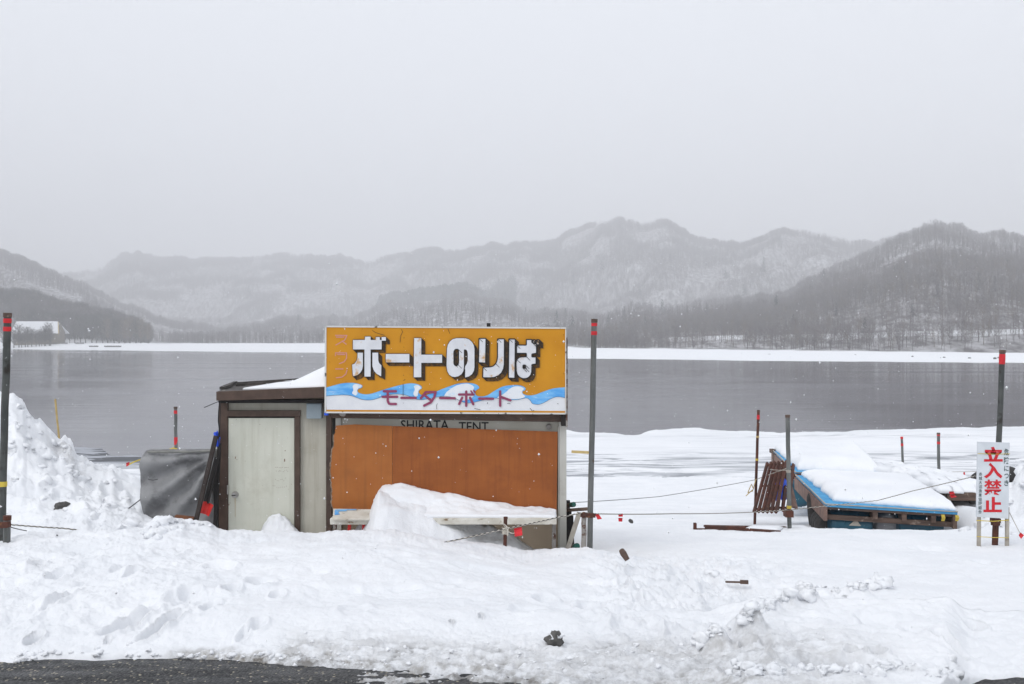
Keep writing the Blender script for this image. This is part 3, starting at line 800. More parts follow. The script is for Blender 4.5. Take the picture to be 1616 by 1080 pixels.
for px in np.arange(1010, 1760, 10.0):
    rp.append(hill_hit(px, np.interp(px, [1010, 1130, 1350, 1616, 1760], [541, 536, 534, 528, 525])))
rp = np.array(rp); kk = np.ones(15) / 15
rp = np.stack([np.convolve(np.pad(rp[:, i], 7, mode='edge'), kk, 'valid') for i in range(3)], 1)
mb = MB(); vv = []
for (x, y, z) in rp: vv += [(x, y - 2.6, z - .8), (x, y - 1.8, z + .8), (x, y + 2, z + .9), (x, y + 3, z + 2.2)]
ff = []
for i in range(len(rp) - 1):
    for k in range(3): ff.append((i * 4 + k, i * 4 + 4 + k, i * 4 + 5 + k, i * 4 + 1 + k))
mb.add(vv, ff); tag(mb.build('hillside_road', 'snow2', smooth=False), kind='structure')
for k, (px, py, hp) in enumerate(spots):
    x, y, z = hill_hit(px, py); h = hp * y / F * 1.45
    far = 'dark conifer standing among the pale bare trees of the hazy slope'
    if proto is None:
        t = proto = tree_thing('conifer_tree', far, 'conifer', 'conifers scattered over the far slopes', CT, ('trunkm', 'needles'), (x, y, z - .3), 12.0, 13.0)
        proto.scale = (h / 12,) * 3
    else:
        t = copy_tree(proto); t.location = (x, y, z - .3); t.scale = (h / 12 * random.uniform(.85, 1.2),) * 2 + (h / 12,)
        t.rotation_euler.z = random.uniform(0, 6)

# bare trees one can tell apart along the far shore
BT = tree_templates(3, 170, 0.034, 0.95, 12)
specs = [(40, 541, 26, 0), (62, 542, 22, 0), (85, 541, 20, 0), (118, 541, 34, 0), (135, 540, 40, 0), (152, 540, 42, 0), (170, 540, 44, 1), (188, 540, 44, 0), (205, 540, 46, 1), (222, 540, 44, 1), (234, 541, 36, 1), (14, 542, 26, 0), (30, 542, 30, 0), (50, 542, 24, 0), (72, 542, 24, 0), (78, 542, 30, 0), (102, 541, 28, 0), (5, 542, 28, 0), (22, 543, 24, 0), (34, 543, 20, 0), (44, 543, 26, 0), (57, 543, 22, 0), (66, 543, 20, 0), (70, 543, 26, 0), (80, 543, 22, 0), (110, 541, 22, 0), (127, 541, 36, 0), (145, 541, 38, 0), (162, 541, 42, 0), (180, 541, 42, 0), (197, 541, 44, 1), (214, 541, 42, 0)]
for k, (px, py, hp, tan) in enumerate(specs):
    d = 752.0 if px < 82 else 800.0; h = hp * d / F * (1.35 if px < 82 else 1)
    lab = {0: 'dark bare tree rooted in the snow along the left shore', 1: 'tan twigged bare tree at the tip of the wooded spit'}[tan]
    tree_thing('bare_tree', lab, 'tree', 'bare trees on the left shore', BT[k % 3], ('trunkm', 'twigtan' if tan else 'twigdark'), (X(px, d), d, float(hills_fn(np.array([(px - 808) / F]), np.array([d]))[0]) - .2), h, h * 0.9)
for k, (px, hp) in enumerate([(1266, 20), (1285, 24), (1311, 22), (1340, 16), (1190, 15), (1225, 14), (1095, 16), (1420, 14), (930, 20), (955, 18), (1005, 16), (1055, 15), (335, 14), (420, 15), (505, 16), (360, 12)]):
    d = float(d_foot(px)) * 1.0; h = hp * d / F
    tree_thing('bare_tree', 'spreading bare tree at the edge of the far white shore', 'tree', 'bare trees on the far shore', BT[k % 3], ('trunkm', 'twig'), (X(px, d), d, float(hills_fn(np.array([(px - 808) / F]), np.array([d]))[0]) - .2), h, h * 1.0)

# stones along the far ice
sm = MB(); proto = None
for k, (px, py) in enumerate([(905, 556), (918, 556), (975, 555), (978, 557), (1013, 555), (1015, 557), (1160, 560), (1181, 559), (1214, 561), (1243, 561), (1312, 561), (1570, 567), (1576, 566), (1080, 558), (1120, 558), (1350, 562), (1490, 565), (1440, 564), (1530, 566), (936, 556)]):
    d = 5.0 * F / (py - 540) * 0.985
    if proto is None:
        vv = [(math.cos(a) * s, math.sin(a) * s * .8, z) for z, s in ((-.4, .9), (.2, 1), (.6, .7)) for a in np.linspace(0, 2 * math.pi, 9)[:-1]]
        sm.add(vv, [(i * 8 + j, i * 8 + (j + 1) % 8, i * 8 + 8 + (j + 1) % 8, i * 8 + 8 + j) for i in range(2) for j in range(8)] + [tuple(range(16, 24))])
        proto = sm.build('shore_stone', 'gravelly'); t = proto
        tag(t, 'small dark stone lying on the white far shore', 'stone', 'stones along the far shore')
    else:
        t = proto.copy(); col.objects.link(t)
    t.location = (X(px, d), d, 0.12); t.scale = (random.uniform(.35, .7), random.uniform(.4, .6), random.uniform(.4, .8)); t.rotation_euler.z = random.uniform(0, 6)

# lodge on the left shore
d = 770.0
hg = thing('lodge', 'snow roofed lodge among dark bare trees on the left shore', 'house', (X(62, d), d, Z(541, d)))
xl, xr = X(20, d), X(92, d); zb = Z(543, d); ze = Z(525, d); zr = Z(508, d); yb = d + 16
mb = MB(); mb.box(xl + 1, xr - 2, d, yb, zb - 1, ze)
mb.add([(xr - 2, d, ze), (xr - 2, yb, ze), (xr - 2, (d + yb) / 2, zr - .6)], [(0, 1, 2)])
MT['lodge'] = M('lodge_wall', (0.15, 0.12, 0.075), (0.10, 0.08, 0.055), 0.5, 0.8)
mb.build('wall', 'lodge', hg)
ym = (d + yb) / 2
mb = MB()
mb.add([(xl - 1, d - 1.5, ze - .8), (xr + .8, d - 1.5, ze - .8), (xr - 4, ym, zr), (xl - 1, ym, zr), (xl - 1, d - 1.5, ze - .4), (xr + .8, d - 1.5, ze - .4), (xr - 4, ym, zr + .5), (xl - 1, ym, zr + .5)],
       [(0, 3, 2, 1), (4, 5, 6, 7), (0, 1, 5, 4), (1, 2, 6, 5), (2, 3, 7, 6), (3, 0, 4, 7)])
mb.add([(xl - 1, yb + 1.5, ze - .8), (xr + .8, yb + 1.5, ze - .8), (xr - 4, ym + .05, zr), (xl - 1, ym + .05, zr), (xl - 1, yb + 1.5, ze - .4), (xr + .8, yb + 1.5, ze - .4), (xr - 4, ym + .05, zr + .5), (xl - 1, ym + .05, zr + .5)],
       [(0, 1, 2, 3), (4, 7, 6, 5), (0, 4, 5, 1), (1, 5, 6, 2), (3, 2, 6, 7), (3, 7, 4, 0)])
rf = mb.build('roof', 'snow2', hg)
mb = MB(); mb.bar((xr + .9, d - 1.5, ze - .9), (xr - 3.8, ym, zr - .2), .8, .8)
mb.build('gable_board', 'bamboo', hg)
for q in range(4):
    wx = xl + 4 + q * 7.0
    mb = MB(); mb.box(wx, wx + 3.2, d - .12, d - .02, zb + 3, zb + 6.5); mb.build('window', 'dark', hg)
# low dark boats drawn up on the far ice
for k, (px, w, py) in enumerate([(82, 18, 542), (102, 10, 542), (126, 14, 542), (148, 15, 547), (178, 28, 547)]):
    dd = 700 if py > 545 else 760
    x0, x1 = X(px - w / 2, dd), X(px + w / 2, dd); zz = Z(py + .8, dd)
    L = (x1 - x0) / 2; cx = (x0 + x1) / 2
    b = thing('rowing_boat', ['dark low boat by the lodge, leftmost of the drawn up boats', 'short dark boat beside the long one by the lodge', 'dark boat with raised end below the bare trees', 'short dark boat lying out on the ice near the water', 'longest low dark boat on the ice, farthest from the lodge'][k], 'boat', (cx, dd, zz), 'boats drawn up on the left shore')
    h = 0.9
    prof = [(-1, .55), (-.8, .95), (0, 1), (.75, .9), (1, .05)]
    vv = []
    for (t, s) in prof: vv += [(cx + t * L, dd - 1.2 * s, zz + h), (cx + t * L * .93, dd - .7 * s, zz), (cx + t * L * .93, dd + .7 * s, zz), (cx + t * L, dd + 1.2 * s, zz + h)]
    ff = [(i * 4 + a, i * 4 + a + 1, i * 4 + 5 + a, i * 4 + 4 + a) for i in range(4) for a in range(3)] + [(0, 3, 2, 1), (16, 17, 18, 19)]
    mb = MB(); mb.add(vv, ff); mb.build('hull', 'gravelly', b)
    mb = MB(); mb.box(cx - L * .3, cx - L * .22, dd - 1, dd + 1, zz + .7, zz + .85); mb.build('seat', 'wood', b); mb = MB(); mb.box(cx + L * .25, cx + L * .33, dd - 1, dd + 1, zz + .7, zz + .85); mb.build('seat', 'wood', b)

# ------------------------------------------------------------------ kiosk
DW = 10.6            # front wall of the shed
kio = thing('boat_kiosk', 'low beige lakeside kiosk with brown trim, pale door and orange plywood shutter', 'kiosk', (-1.2, 10.9, 2.35))
x0, x1 = X(347, DW), X(527, DW)
mb = MB(); mb.box(x0 + .02, x1, DW, DW + 1.15, 2.3, Z(616, DW)); mb.build('wall', 'beige', kio)
mb = MB()
mb.box(x0, X(361, DW), DW - .045, DW + .05, 2.3, Z(630, DW))
mb.box(X(515.5, DW), X(524.5, DW), DW - .04, DW + .05, 2.3, Z(632, DW))
mb.build('corner_trim', 'brown', kio, bevel=.004)
mb = MB()
mb.box(X(361, DW), X(475, DW), DW - .055, DW - .002, Z(657, DW), Z(647.5, DW))
mb.box(X(466.5, DW), X(474.5, DW), DW - .05, DW - .002, 2.3, Z(657.3, DW))
mb.build('door_frame', 'brown', kio, bevel=.004)
mb = MB(); mb.box(X(361.3, DW), X(466.3, DW), DW - .016, DW - .002, Z(657, DW) - .03, Z(657, DW)); mb.build('door_gap', 'dark', kio)
mb = MB(); mb.box(X(361.6, DW), X(465.5, DW), DW - .03, DW - .002, 2.35, Z(658.5, DW) - .008)
door = mb.build('door', 'door', kio, bevel=.003)
kx, kz = X(372.5, DW), Z(780, DW)
mb = MB()
mb.tube([(kx, DW - .03, kz), (kx, DW - .038, kz)], .036, 20)
mb.tube([(kx, DW - .038, kz), (kx, DW - .075, kz), (kx, DW - .09, kz)], [.012, .02, .024], 14)
mb.build('handle', 'steel', door, smooth=False)
mb = MB(); mb.box(kx - .022, kx + .02, DW - .0925, DW - .0905, kz - .005, kz + .006); mb.build('keyhole', 'black', door)
mb = MB()
for (a, b, w, h) in [(373, 722, 1.6, 4), (375, 725, 1, 2), (451, 711, 1.8, 1.8), (450, 726, 2.2, 5), (374, 662, 1, 1), (362.8, 796, 1.6, 3), (364.2, 793, .8, 3)] + \
        [(437 + i * 2.6 + random.uniform(-.8, .8), 737.5 + random.uniform(-.6, .6), 1.5, .8) for i in range(8)] + [(438 + i * 2.4 + random.uniform(-1, 1), 743 + random.uniform(-1.5, 1.2), 1.6, .8) for i in range(8)] + \
        [(436 + i * 2.6, 757 + random.uniform(-3, 2), 1.4, .8) for i in range(7)] + [(432 + i * 3, 768 + random.uniform(-2, 4), 1.5, .7) for i in range(9)] + \
        [(random.uniform(365, 462), random.uniform(664, 800), random.uniform(.4, 1.2), random.uniform(.3, .9)) for i in range(26)]:
    cx_, cz_ = X(a, DW), Z(b, DW); w /= 296; h /= 296; sk = random.uniform(-.5, .5) * w
    mb.add([(cx_ - w, DW - .0312, cz_ - h), (cx_ + w * .8 + sk, DW - .0312, cz_ - h * .8), (cx_ + w, DW - .0312, cz_ + h * .7), (cx_ - w * .7 + sk, DW - .0312, cz_ + h)], [(0, 1, 2, 3)])
mb.build('paint_speck', 'plyedge', door)
MT['ruststreak'] = M('rust_streak', (0.42, 0.33, 0.20), (0.55, 0.53, 0.44), 30, 0.6, stretch=(1, 1, .2))
mb = MB(); mb.add([(kx - .006, DW - .0316, kz - .036), (kx + .004, DW - .0316, kz - .036), (kx + .003, DW - .0316, kz - .24), (kx - .002, DW - .0316, kz - .24)], [(3, 2, 1, 0)]); mb.build('rust_streak', 'ruststreak', door)
mb = MB(); mb.tube([(x0 + .10, DW - .06, Z(765, DW)), (x0 + .10, DW - .06, Z(779, DW))], .008, 8); mb.build('hinge', 'steel', door)
# roof
mb = MB()
fa = [(X(342, 10.4), 10.38, Z(618, 10.4)), (X(516, 10.4), 10.38, Z(610.5, 10.4)), (X(516, 10.4), 10.38, Z(628, 10.4)), (X(342, 10.4), 10.38, Z(632.5, 10.4))]
mb.add(fa + [(a, b + .06, c) for a, b, c in fa], [(3, 2, 1, 0), (4, 5, 6, 7), (0, 1, 5, 4), (2, 3, 7, 6), (0, 4, 7, 3), (1, 2, 6, 5)])
ra = [(X(341, 10.4), 10.44, Z(618.5, 10.4)), (X(516, 10.4), 10.44, Z(611, 10.4)), (X(516, 11.8), 11.8, Z(597.5, 11.8)), (X(371, 11.8), 11.8, Z(605.5, 11.8))]
roof_mb = MB(); roof_mb.add(ra + [(a, b, c - .07) for a, b, c in ra], [(0, 1, 2, 3), (7, 6, 5, 4), (0, 4, 5, 1), (1, 5, 6, 2), (2, 6, 7, 3), (3, 7, 4, 0)])
rf = roof_mb.build('roof', 'roofing', kio)
mb.build('fascia', 'brown', rf, bevel=.004)
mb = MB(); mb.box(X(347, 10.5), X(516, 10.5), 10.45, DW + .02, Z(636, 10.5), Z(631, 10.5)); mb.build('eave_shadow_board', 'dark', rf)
mb = MB()
for (pa, pb, da, db, w) in [((364, 606), (505, 597), 11.7, 11.8, .05), ((352, 611.5), (372, 604), 10.9, 11.6, .04), ((372, 608), (470, 603), 11.2, 11.4, .03), ((350, 613), (364, 608), 10.7, 11.1, .05)]:
    mb.bar(P(*pa, da), P(*pb, db), w, .03)
mb.build('loose_battens', 'roofing', rf)
mb = MB(); mb.box(X(486.5, DW), X(510, DW), DW - .10, DW - .002, Z(660, DW), Z(636, DW)); mb.build('meter_box', 'greybox', kio, bevel=.006)

def snow_slab(name, c, hfun, ns, nt_, mat='snow2', rough=0.0, seed=0, label=None):
    """a lump of lying snow on a quadrilateral c = near left, near right, far right, far left"""
    S, T = np.meshgrid(np.linspace(0, 1, ns), np.linspace(0, 1, nt_))
    c = [np.array(q) for q in c]
    B = c[0] * ((1 - S) * (1 - T))[..., None] + c[1] * (S * (1 - T))[..., None] + c[2] * (S * T)[..., None] + c[3] * ((1 - S) * T)[..., None]
    e = np.minimum.reduce([S, 1 - S, T, 1 - T])
    h = hfun(S, T)
    B[..., 0] += fbm(S * 9 + seed, T * 9, 3, 131) * rough; B[..., 1] += fbm(S * 9, T * 9 + seed, 3, 133) * rough
    top = B.copy(); top[..., 2] += h
    lo = B.copy(); lo[..., 2] -= 0.01
    V = np.concatenate([top.reshape(-1, 3), lo.reshape(-1, 3)])
    f = grid_faces(nt_, ns); n = ns * nt_
    fl = f[:, ::-1] + n
    ring = list(range(ns)) + [ns * i + ns - 1 for i in range(1, nt_)] + [n - 1 - i for i in range(1, ns)] + [ns * i for i in range(nt_ - 2, 0, -1)]
    sd_ = np.array([(ring[i], ring[i] + n, ring[(i + 1) % len(ring)] + n, ring[(i + 1) % len(ring)]) for i in range(len(ring))])
    o = np_mesh(name, V, np.concatenate([f, fl, sd_]), [mat], True)
    return tag(o, kind='stuff')

def edge_h(S, T, w): return np.clip(np.minimum.reduce([S / w, (1 - S) / w, T / w, (1 - T) / w]), 0, 1) ** 0.5
snow_slab('roof_snow', [(X(383, 10.45), 10.46, Z(615, 10.4)), (X(518, 10.45), 10.46, Z(611.5, 10.4)), (X(530, 11.8), 11.75, Z(597, 11.8) + .0), (X(452, 11.8), 11.7, Z(602, 11.8) - .01)],
          lambda S, T: 0.012 + edge_h(S, T, .10) * (0.01 + 0.16 * sst(.25, 1.0, S) * sst(0, .6, T)), 60, 30)

# right part: counter front, posts, shutters
DK = 10.55
xl, xr = X(527, DK), X(893, DK)
mb = MB(); mb.box(xl, xr - .06, DK + .06, DK + 1.2, 2.2, Z(625, DK)); mb.build('wall', M('kiosk_lower_panel', (0.50, 0.40, 0.29), (0.45, 0.355, 0.255), 3, .6, stain=(.15, .1, .06), sscale=12, slo=.68, shi=.74), kio)
mb = MB(); mb.box(X(526, DK), X(890, DK), DK - .12, DK + .055, Z(657, DK), Z(648, DK)); mb.bar(P(526, 655, DK - .03), P(890, 661.5, DK - .03), .15, .055); mb.build('brown_beam', 'brown', kio, bevel=.004)
mb = MB(); mb.box(X(539, DK), X(882, DK), DK + .005, DK + .055, Z(700, DK), Z(655, DK)); mb.build('header_panel', M('header_panel', (.55, .53, .46), (.49, .47, .40), 4, .5), kio)
mb = MB(); mb.box(X(530, DK), X(539, DK), DK - .02, DK + .05, 2.3, Z(655, DK))
mb.build('post', 'post', kio, bevel=.004)
mb = MB(); mb.box(X(882, DK), X(893.5, DK), DK - .06, DK + .05, 2.3, Z(655, DK)); mb.box(X(882, DK) - .012, X(882, DK) - .002, DK - .07, DK + .05, 2.3, Z(672, DK)); mb.build('post', 'post', kio, bevel=.005)
mb = MB(); mb.box(X(524.6, DK), X(530, DK), DK + .02, DK + .5, 2.3, Z(652, DK)); mb.build('shadow_gap', 'dark', kio)
mb = MB(); mb.tube([(X(542, 10.42), 10.36, Z(653, 10.42)), (X(542, 10.42), 10.42, Z(646, 10.42))], [.035, .02], 10); mb.build('lamp_holder', 'rustpale', kio); mb = MB(); mb.tube([(X(866, DK), DK - .03, Z(674, DK)), (X(866, DK), DK + .01, Z(673, DK))], .028, 10); mb.build('round_plate', 'rustpale', kio)
DS = 10.47
def edgey(a, b, y, n, amp, seed): return [(a + fbm(np.array([i * .9]), np.array([0.0]), 3, seed)[0] * amp, y + (b - y) * i / n) for i in range(n + 1)]
left_edge = [(530, 672), (527.5, 690), (526.5, 705), (523, 716), (523.5, 728), (521.5, 745), (523, 762), (524.5, 778), (524, 795), (526, 806)]
le = []
for i in range(len(left_edge) - 1):
    for k in range(5):
        t = k / 5; le.append((left_edge[i][0] + (left_edge[i + 1][0] - left_edge[i][0]) * t + random.uniform(-.9, .9), left_edge[i][1] + (left_edge[i + 1][1] - left_edge[i][1]) * t))
toS = lambda q: (X(q[0], DS), Z(q[1], DS))
def ccw(l): return l
mb = MB(); mb.poly([[toS(q) for q in le + [(526, 806), (619, 806), (619, 672.6), (560, 670)]]], DS, DS + .012); shp = mb.build('shutter_panel', 'ply2', kio)
mb = MB(); mb.poly([[toS((a - 1.6 - abs(random.gauss(0, .8)), b)) for a, b in le[4:]] + [toS((a + 1.2, b)) for a, b in le[4:][::-1]]], DS + .0125, DS + .02); mb.build('torn_edge', 'plyedge', shp)
mb = MB(); mb.poly([[toS(q) for q in [(619.5, 672.7), (619.5, 806), (878.5, 808), (880, 681.5), (800, 679)]]], DS - .003, DS + .010); mb.build('shutter_panel', 'ply', kio)
# counter shelf
mb = MB(); mb.box(X(532, 10.5), X(877, 10.3), 10.08, DS - .006, Z(825, 10.2), Z(815, 10.2) - .002)
ctr = mb.build('counter', 'counter', kio, bevel=.008)
ba, bb = P(525, 820, 10.04), P(585, 820, 10.04); bc, bd_ = P(585, 804, 10.30), P(526, 803, 10.30)
mb = MB(); n_ = (bb - ba).cross(bd_ - ba).normalized() * .012
mb.add([ba, bb, bc, bd_, ba - n_, bb - n_, bc - n_, bd_ - n_], [(0, 1, 2, 3), (7, 6, 5, 4), (0, 4, 5, 1), (1, 5, 6, 2), (2, 6, 7, 3), (3, 7, 4, 0)])
brd = mb.build('painted_board', 'counter', ctr)
mb = MB(); up = (bd_ - ba); rt = (bb - ba)
def bp(s, t, k): return ba + rt * s + up * t + n_.normalized() * (.002 + k * .0004)
k = 0
for (s0, t0, s1, t1) in [(.07, .45, .07, .86), (.07, .86, .62, .90), (.12, .50, .12, .75), (.12, .75, .36, .80), (.05, .42, .18, .48)]:
    k += 1; a_, b_ = bp(s0, t0, k), bp(s1, t1, k); dv = (b_ - a_).normalized(); pv = dv.cross(n_.normalized()) * .011
    mb.add([a_ - pv, b_ - pv, b_ + pv, a_ + pv], [(3, 2, 1, 0)])
mb.build('blue_brush_marks', 'blue', brd)
mb = MB(); mb.box(X(532, DK), X(537, DK), 10.3, 10.36, 2.3, Z(826, 10.3)); mb.build('counter_leg', 'rustpale', kio)
mb = MB(); mb.box(X(870, DK), X(876, DK), 10.36, 10.42, 2.3, Z(826, 10.3)); mb.build('counter_leg', 'rustpale', kio)
snow_slab('counter_snow', [(X(600, 10.12), 10.10, Z(815.5, 10.12)), (X(876, 10.2), 10.12, Z(815.5, 10.2)), (X(878, DS), DS - .006, Z(815, 10.2)), (X(590, DS), DS - .006, Z(815, 10.2))],
          lambda S, T: 0.014 + 0.015 * edge_h(S, T, .05) + sst(0, .9, T) * np.interp(S, [0, .05, .15, .36, .58, .76, .94, 1], [.12, .24, .27, .185, .10, .045, .015, .008]) + fbm(S * 14, T * 4, 3, 141) * .03 * sst(0, .3, T), 110, 26, rough=0.02)
snow_slab('doorstep_snow', [(X(412, 10.2), 10.25, 2.9), (X(475, 10.2), 10.25, 2.9), (X(478, DW), DW - .035, 2.9), (X(412, DW), DW - .035, 2.9)],
          lambda S, T: 0.02 + 0.25 * np.clip(np.sin(np.pi * np.clip(S, 0, 1) ** .8), 0, 1) ** .8 * sst(0, .7, T) + fbm(S * 5, T * 5, 3, 147) * .03, 36, 24, rough=0.03)

def text_mb(txt, size, bold=0.0, sx=1.0):
    """flat outline of a piece of writing as (verts, faces), centred, height about size"""
    cu = bpy.data.curves.new('writing', 'FONT'); cu.body = txt; cu.size = size; cu.align_x = 'CENTER'; cu.align_y = 'CENTER'; cu.offset = bold; cu.resolution_u = 3
    ob = bpy.data.objects.new('writing', cu); col.objects.link(ob)
    dg = bpy.context.evaluated_depsgraph_get(); dg.update()
    me = bpy.data.meshes.new_from_object(ob.evaluated_get(dg))
    V = [(v.co.x * sx, v.co.y) for v in me.vertices]; Fc = [tuple(p.vertices) for p in me.polygons]
    bpy.data.objects.remove(ob); bpy.data.curves.remove(cu); bpy.data.meshes.remove(me)
    if V:
        cx = (max(v[0] for v in V) + min(v[0] for v in V)) / 2; cy = (max(v[1] for v in V) + min(v[1] for v in V)) / 2
        V = [(a - cx, b - cy) for a, b in V]
    return V, Fc

def put_text(mb, txt, cx, cz, y, h=None, w=None, bold=0.0):
    V, Fc = text_mb(txt, 1.0, bold)
    if not V: return
    W = max(v[0] for v in V) * 2; H = max(v[1] for v in V) * 2
    sx = w / W if w else h / H; sz = h / H if h else sx
    mb.add([(cx + a * sx, y, cz + b * sz) for a, b in V], Fc)

mb = MB()
put_text(mb, 'SHIRATA', X(670.5, DK), Z(671, DK), DK + .002, h=15.5 / 149, w=76 / 149., bold=.012)
put_text(mb, 'TENT', X(747.5, DK), Z(673.6, DK), DK + .002, h=14.5 / 149, w=47 / 149., bold=.012)
mb.build('lettering', 'black', kio)

# ------------------------------------------------------------------ big sign
DB = 10.33
sg = thing('sign_board', 'long orange sign with white 3D lettering and blue waves above the shutter', 'sign', (X(703, DB), DB, Z(650, DB)))
Q = lambda zx, zy, ox=510.0: (X(ox + zx / 7.2, DB), Z(510 + zy / 7.2, DB))
Q2 = lambda zx, zy: Q(zx, zy, 700.0)
mb = MB(); mb.poly([[(X(514, DB), Z(650.5, DB)), (X(893, DB), Z(652.5, DB)), (X(892.5, DB), Z(518.5, DB)), (X(515, DB), Z(516, DB))]], DB, DB + .11); pan = mb.build('panel', 'orange', sg)
class Layer(MB):
    k = 0
    def face(s, pts, y):
        s.k += 1
        yy = y - s.k * 0.00006
        ar = sum(pts[i][0] * pts[(i + 1) % len(pts)][1] - pts[(i + 1) % len(pts)][0] * pts[i][1] for i in range(len(pts)))
        if ar < 0: pts = pts[::-1]
        s.add([(x, yy, z) for x, z in pts], [tuple(range(len(pts)))])
    def stroke(s, pts, w, y, cap=True):
        for i in range(len(pts) - 1):
            a, b = Vector(pts[i]), Vector(pts[i + 1]); t = (b - a)
            if t.length < 1e-6: continue
            t.normalize(); n = Vector((-t.y, t.x)) * (w / 2)
            s.face([tuple(a - n), tuple(b - n), tuple(b + n), tuple(a + n)], y)
        if cap:
            for p in pts:
                s.face([(p[0] + math.cos(k * math.pi / 6) * w / 2, p[1] + math.sin(k * math.pi / 6) * w / 2) for k in range(12)], y)
def smooth_line(pts, n=4):
    out = []
    for i in range(len(pts) - 1):
        p0, p1, p2, p3 = [np.array(pts[max(0, min(len(pts) - 1, i + k))]) for k in (-1, 0, 1, 2)]
        for k in range(n):
            t = k / n
            out.append(tuple(0.5 * ((2 * p1) + (-p0 + p2) * t + (2 * p0 - 5 * p1 + 4 * p2 - p3) * t * t + (-p0 + 3 * p1 - 3 * p2 + p3) * t ** 3)))
    out.append(tuple(pts[-1])); return out
L1 = [[(343, 193), (478, 193), (478, 155), (543, 155), (543, 193), (600, 193), (600, 160), (647, 160), (647, 193), (668, 193), (668, 300), (543, 300), (543, 608), (473, 608), (473, 300), (343, 300)],
      [(668, 160), (716, 160), (716, 201), (668, 201)],
      [(395, 337), (455, 337), (455, 490), (447, 530), (425, 565), (395, 590), (343, 606), (333, 472), (362, 461), (383, 430), (395, 390)],
      [(563, 337), (628, 337), (630, 425), (640, 455), (665, 482), (662, 605), (612, 577), (580, 540), (563, 490)],
      [(715, 352), (982, 352), (982, 447), (715, 447)],
      [(1037, 172), (1117, 172), (1117, 360), (1353, 360), (1353, 452), (1117, 452), (1117, 615), (1032, 615)]]
L2 = [[(240, 620), (290, 606), (325, 580), (346, 540), (352, 500), (352, 295), (345, 255), (325, 218), (292, 188), (250, 173), (150, 173), (108, 183), (72, 212), (50, 250), (41, 295), (36, 490), (44, 545), (65, 585), (95, 607), (130, 614), (172, 603), (205, 580), (226, 545), (232, 500), (232, 303), (246, 299), (262, 306), (273, 325), (276, 350), (276, 425), (266, 462), (248, 490), (242, 525)],
      [(403, 175), (483, 175), (478, 455), (398, 450)],
      [(613, 180), (692, 180), (690, 470), (682, 520), (660, 565), (625, 598), (575, 618), (520, 622), (445, 620), (448, 502), (528, 498), (565, 488), (592, 462), (606, 430), (613, 385)],
      [(742, 180), (815, 182), (810, 628), (736, 624)],
      [(828, 250), (940, 250), (940, 187), (1003, 187), (1003, 222), (1055, 240), (1055, 345), (1003, 352), (1003, 385), (1050, 385), (1050, 466), (1003, 472), (1001, 555), (990, 590), (970, 615), (940, 630), (900, 632), (862, 615), (836, 585), (825, 545), (823, 450), (832, 415), (855, 392), (885, 384), (940, 382), (940, 345), (828, 345)],
      [(1010, 190), (1042, 190), (1042, 226), (1010, 226)], [(1053, 190), (1089, 190), (1089, 247), (1053, 247)]]
HO = {(2, 0): [[(118, 335), (124, 312), (138, 299), (168, 299), (172, 310), (172, 455), (166, 474), (150, 486), (132, 482), (120, 462)]], (2, 4): [[(902, 478), (930, 478), (930, 514), (902, 514)]]}
lt = MB(); s1 = Layer(); s2 = Layer(); ol = Layer()
SH = (50 / 7.2, 50 / 7.2)
for li, (LL, q) in enumerate(((L1, Q), (L2, Q2)), 1):
    for k, lp in enumerate(LL):
        loops = [[q(*p) for p in lp]] + [[q(*p) for p in hl] for hl in HO.get((li, k), [])]
        lt.poly(loops, DB - .024)
        small = len(lp) == 4 and abs(lp[0][0] - lp[1][0]) < 60
        kx_ = 0.9
        dx, dz = 48 / 7.2 * DB / F * kx_, -46 / 7.2 * DB / F * kx_
        for lpw in loops:
            n = len(lpw)
            for i in range(n):
                a, b = lpw[i], lpw[(i + 1) % n]
                ex, ez = b[0] - a[0], b[1] - a[1]
                (s1 if abs(ex) > abs(ez) else s2).face([a, b, (b[0] + dx, b[1] + dz), (a[0] + dx, a[1] + dz)], DB - (.004 if abs(ex) > abs(ez) else .010))
                ol.stroke([a, b], .011, DB - .0165, False)
                if i % 3 == 0 or n < 9: ol.stroke([(a[0] + dx * .05, a[1] + dz * .05), (a[0] + dx, a[1] + dz)], .005, DB - .0165, False)
s1.build('underside_lettering', 'shade1', sg); s2.build('side_lettering', 'shade2', sg)
ol.build('outline_lettering', 'black', sg); lt.build('lettering', 'letter', sg)
# waves
up_ = [Q(*p) for p in [(30, 735), (120, 710), (220, 685), (330, 680), (400, 690), (440, 706), (447, 722), (432, 738), (405, 748), (390, 770), (410, 795), (480, 810), (560, 800), (680, 760), (800, 725), (900, 700), (990, 685), (1060, 692), (1108, 712), (1122, 740), (1092, 765), (1085, 790), (1110, 815), (1160, 820), (1260, 790), (1340, 755)]] + \
      [Q2(*p) for p in [(72, 718), (160, 690), (260, 680), (340, 688), (392, 712), (405, 740), (372, 762), (357, 790), (375, 825), (430, 835), (500, 820), (580, 770), (680, 720), (800, 705), (880, 712), (930, 740), (922, 766), (896, 778), (905, 805), (960, 822), (1040, 815), (1120, 785), (1240, 745), (1378, 730)]]
lo_ = [Q(*p) for p in [(30, 830), (150, 820), (270, 818), (350, 835), (430, 865), (500, 875), (570, 870), (650, 845), (740, 815), (860, 808), (960, 825), (1040, 860), (1110, 872), (1200, 860), (1300, 840)]] + \
      [Q2(*p) for p in [(20, 832), (120, 850), (200, 890), (280, 910), (400, 888), (500, 860), (600, 855), (750, 872), (850, 870), (940, 852), (985, 880), (1010, 915), (1080, 925), (1150, 900), (1230, 855), (1300, 838), (1378, 850)]]
ups, los = smooth_line(up_), smooth_line(lo_)
bot = [(X(892, DB), Z(648.8, DB)), (X(515.3, DB), Z(646.8, DB))]
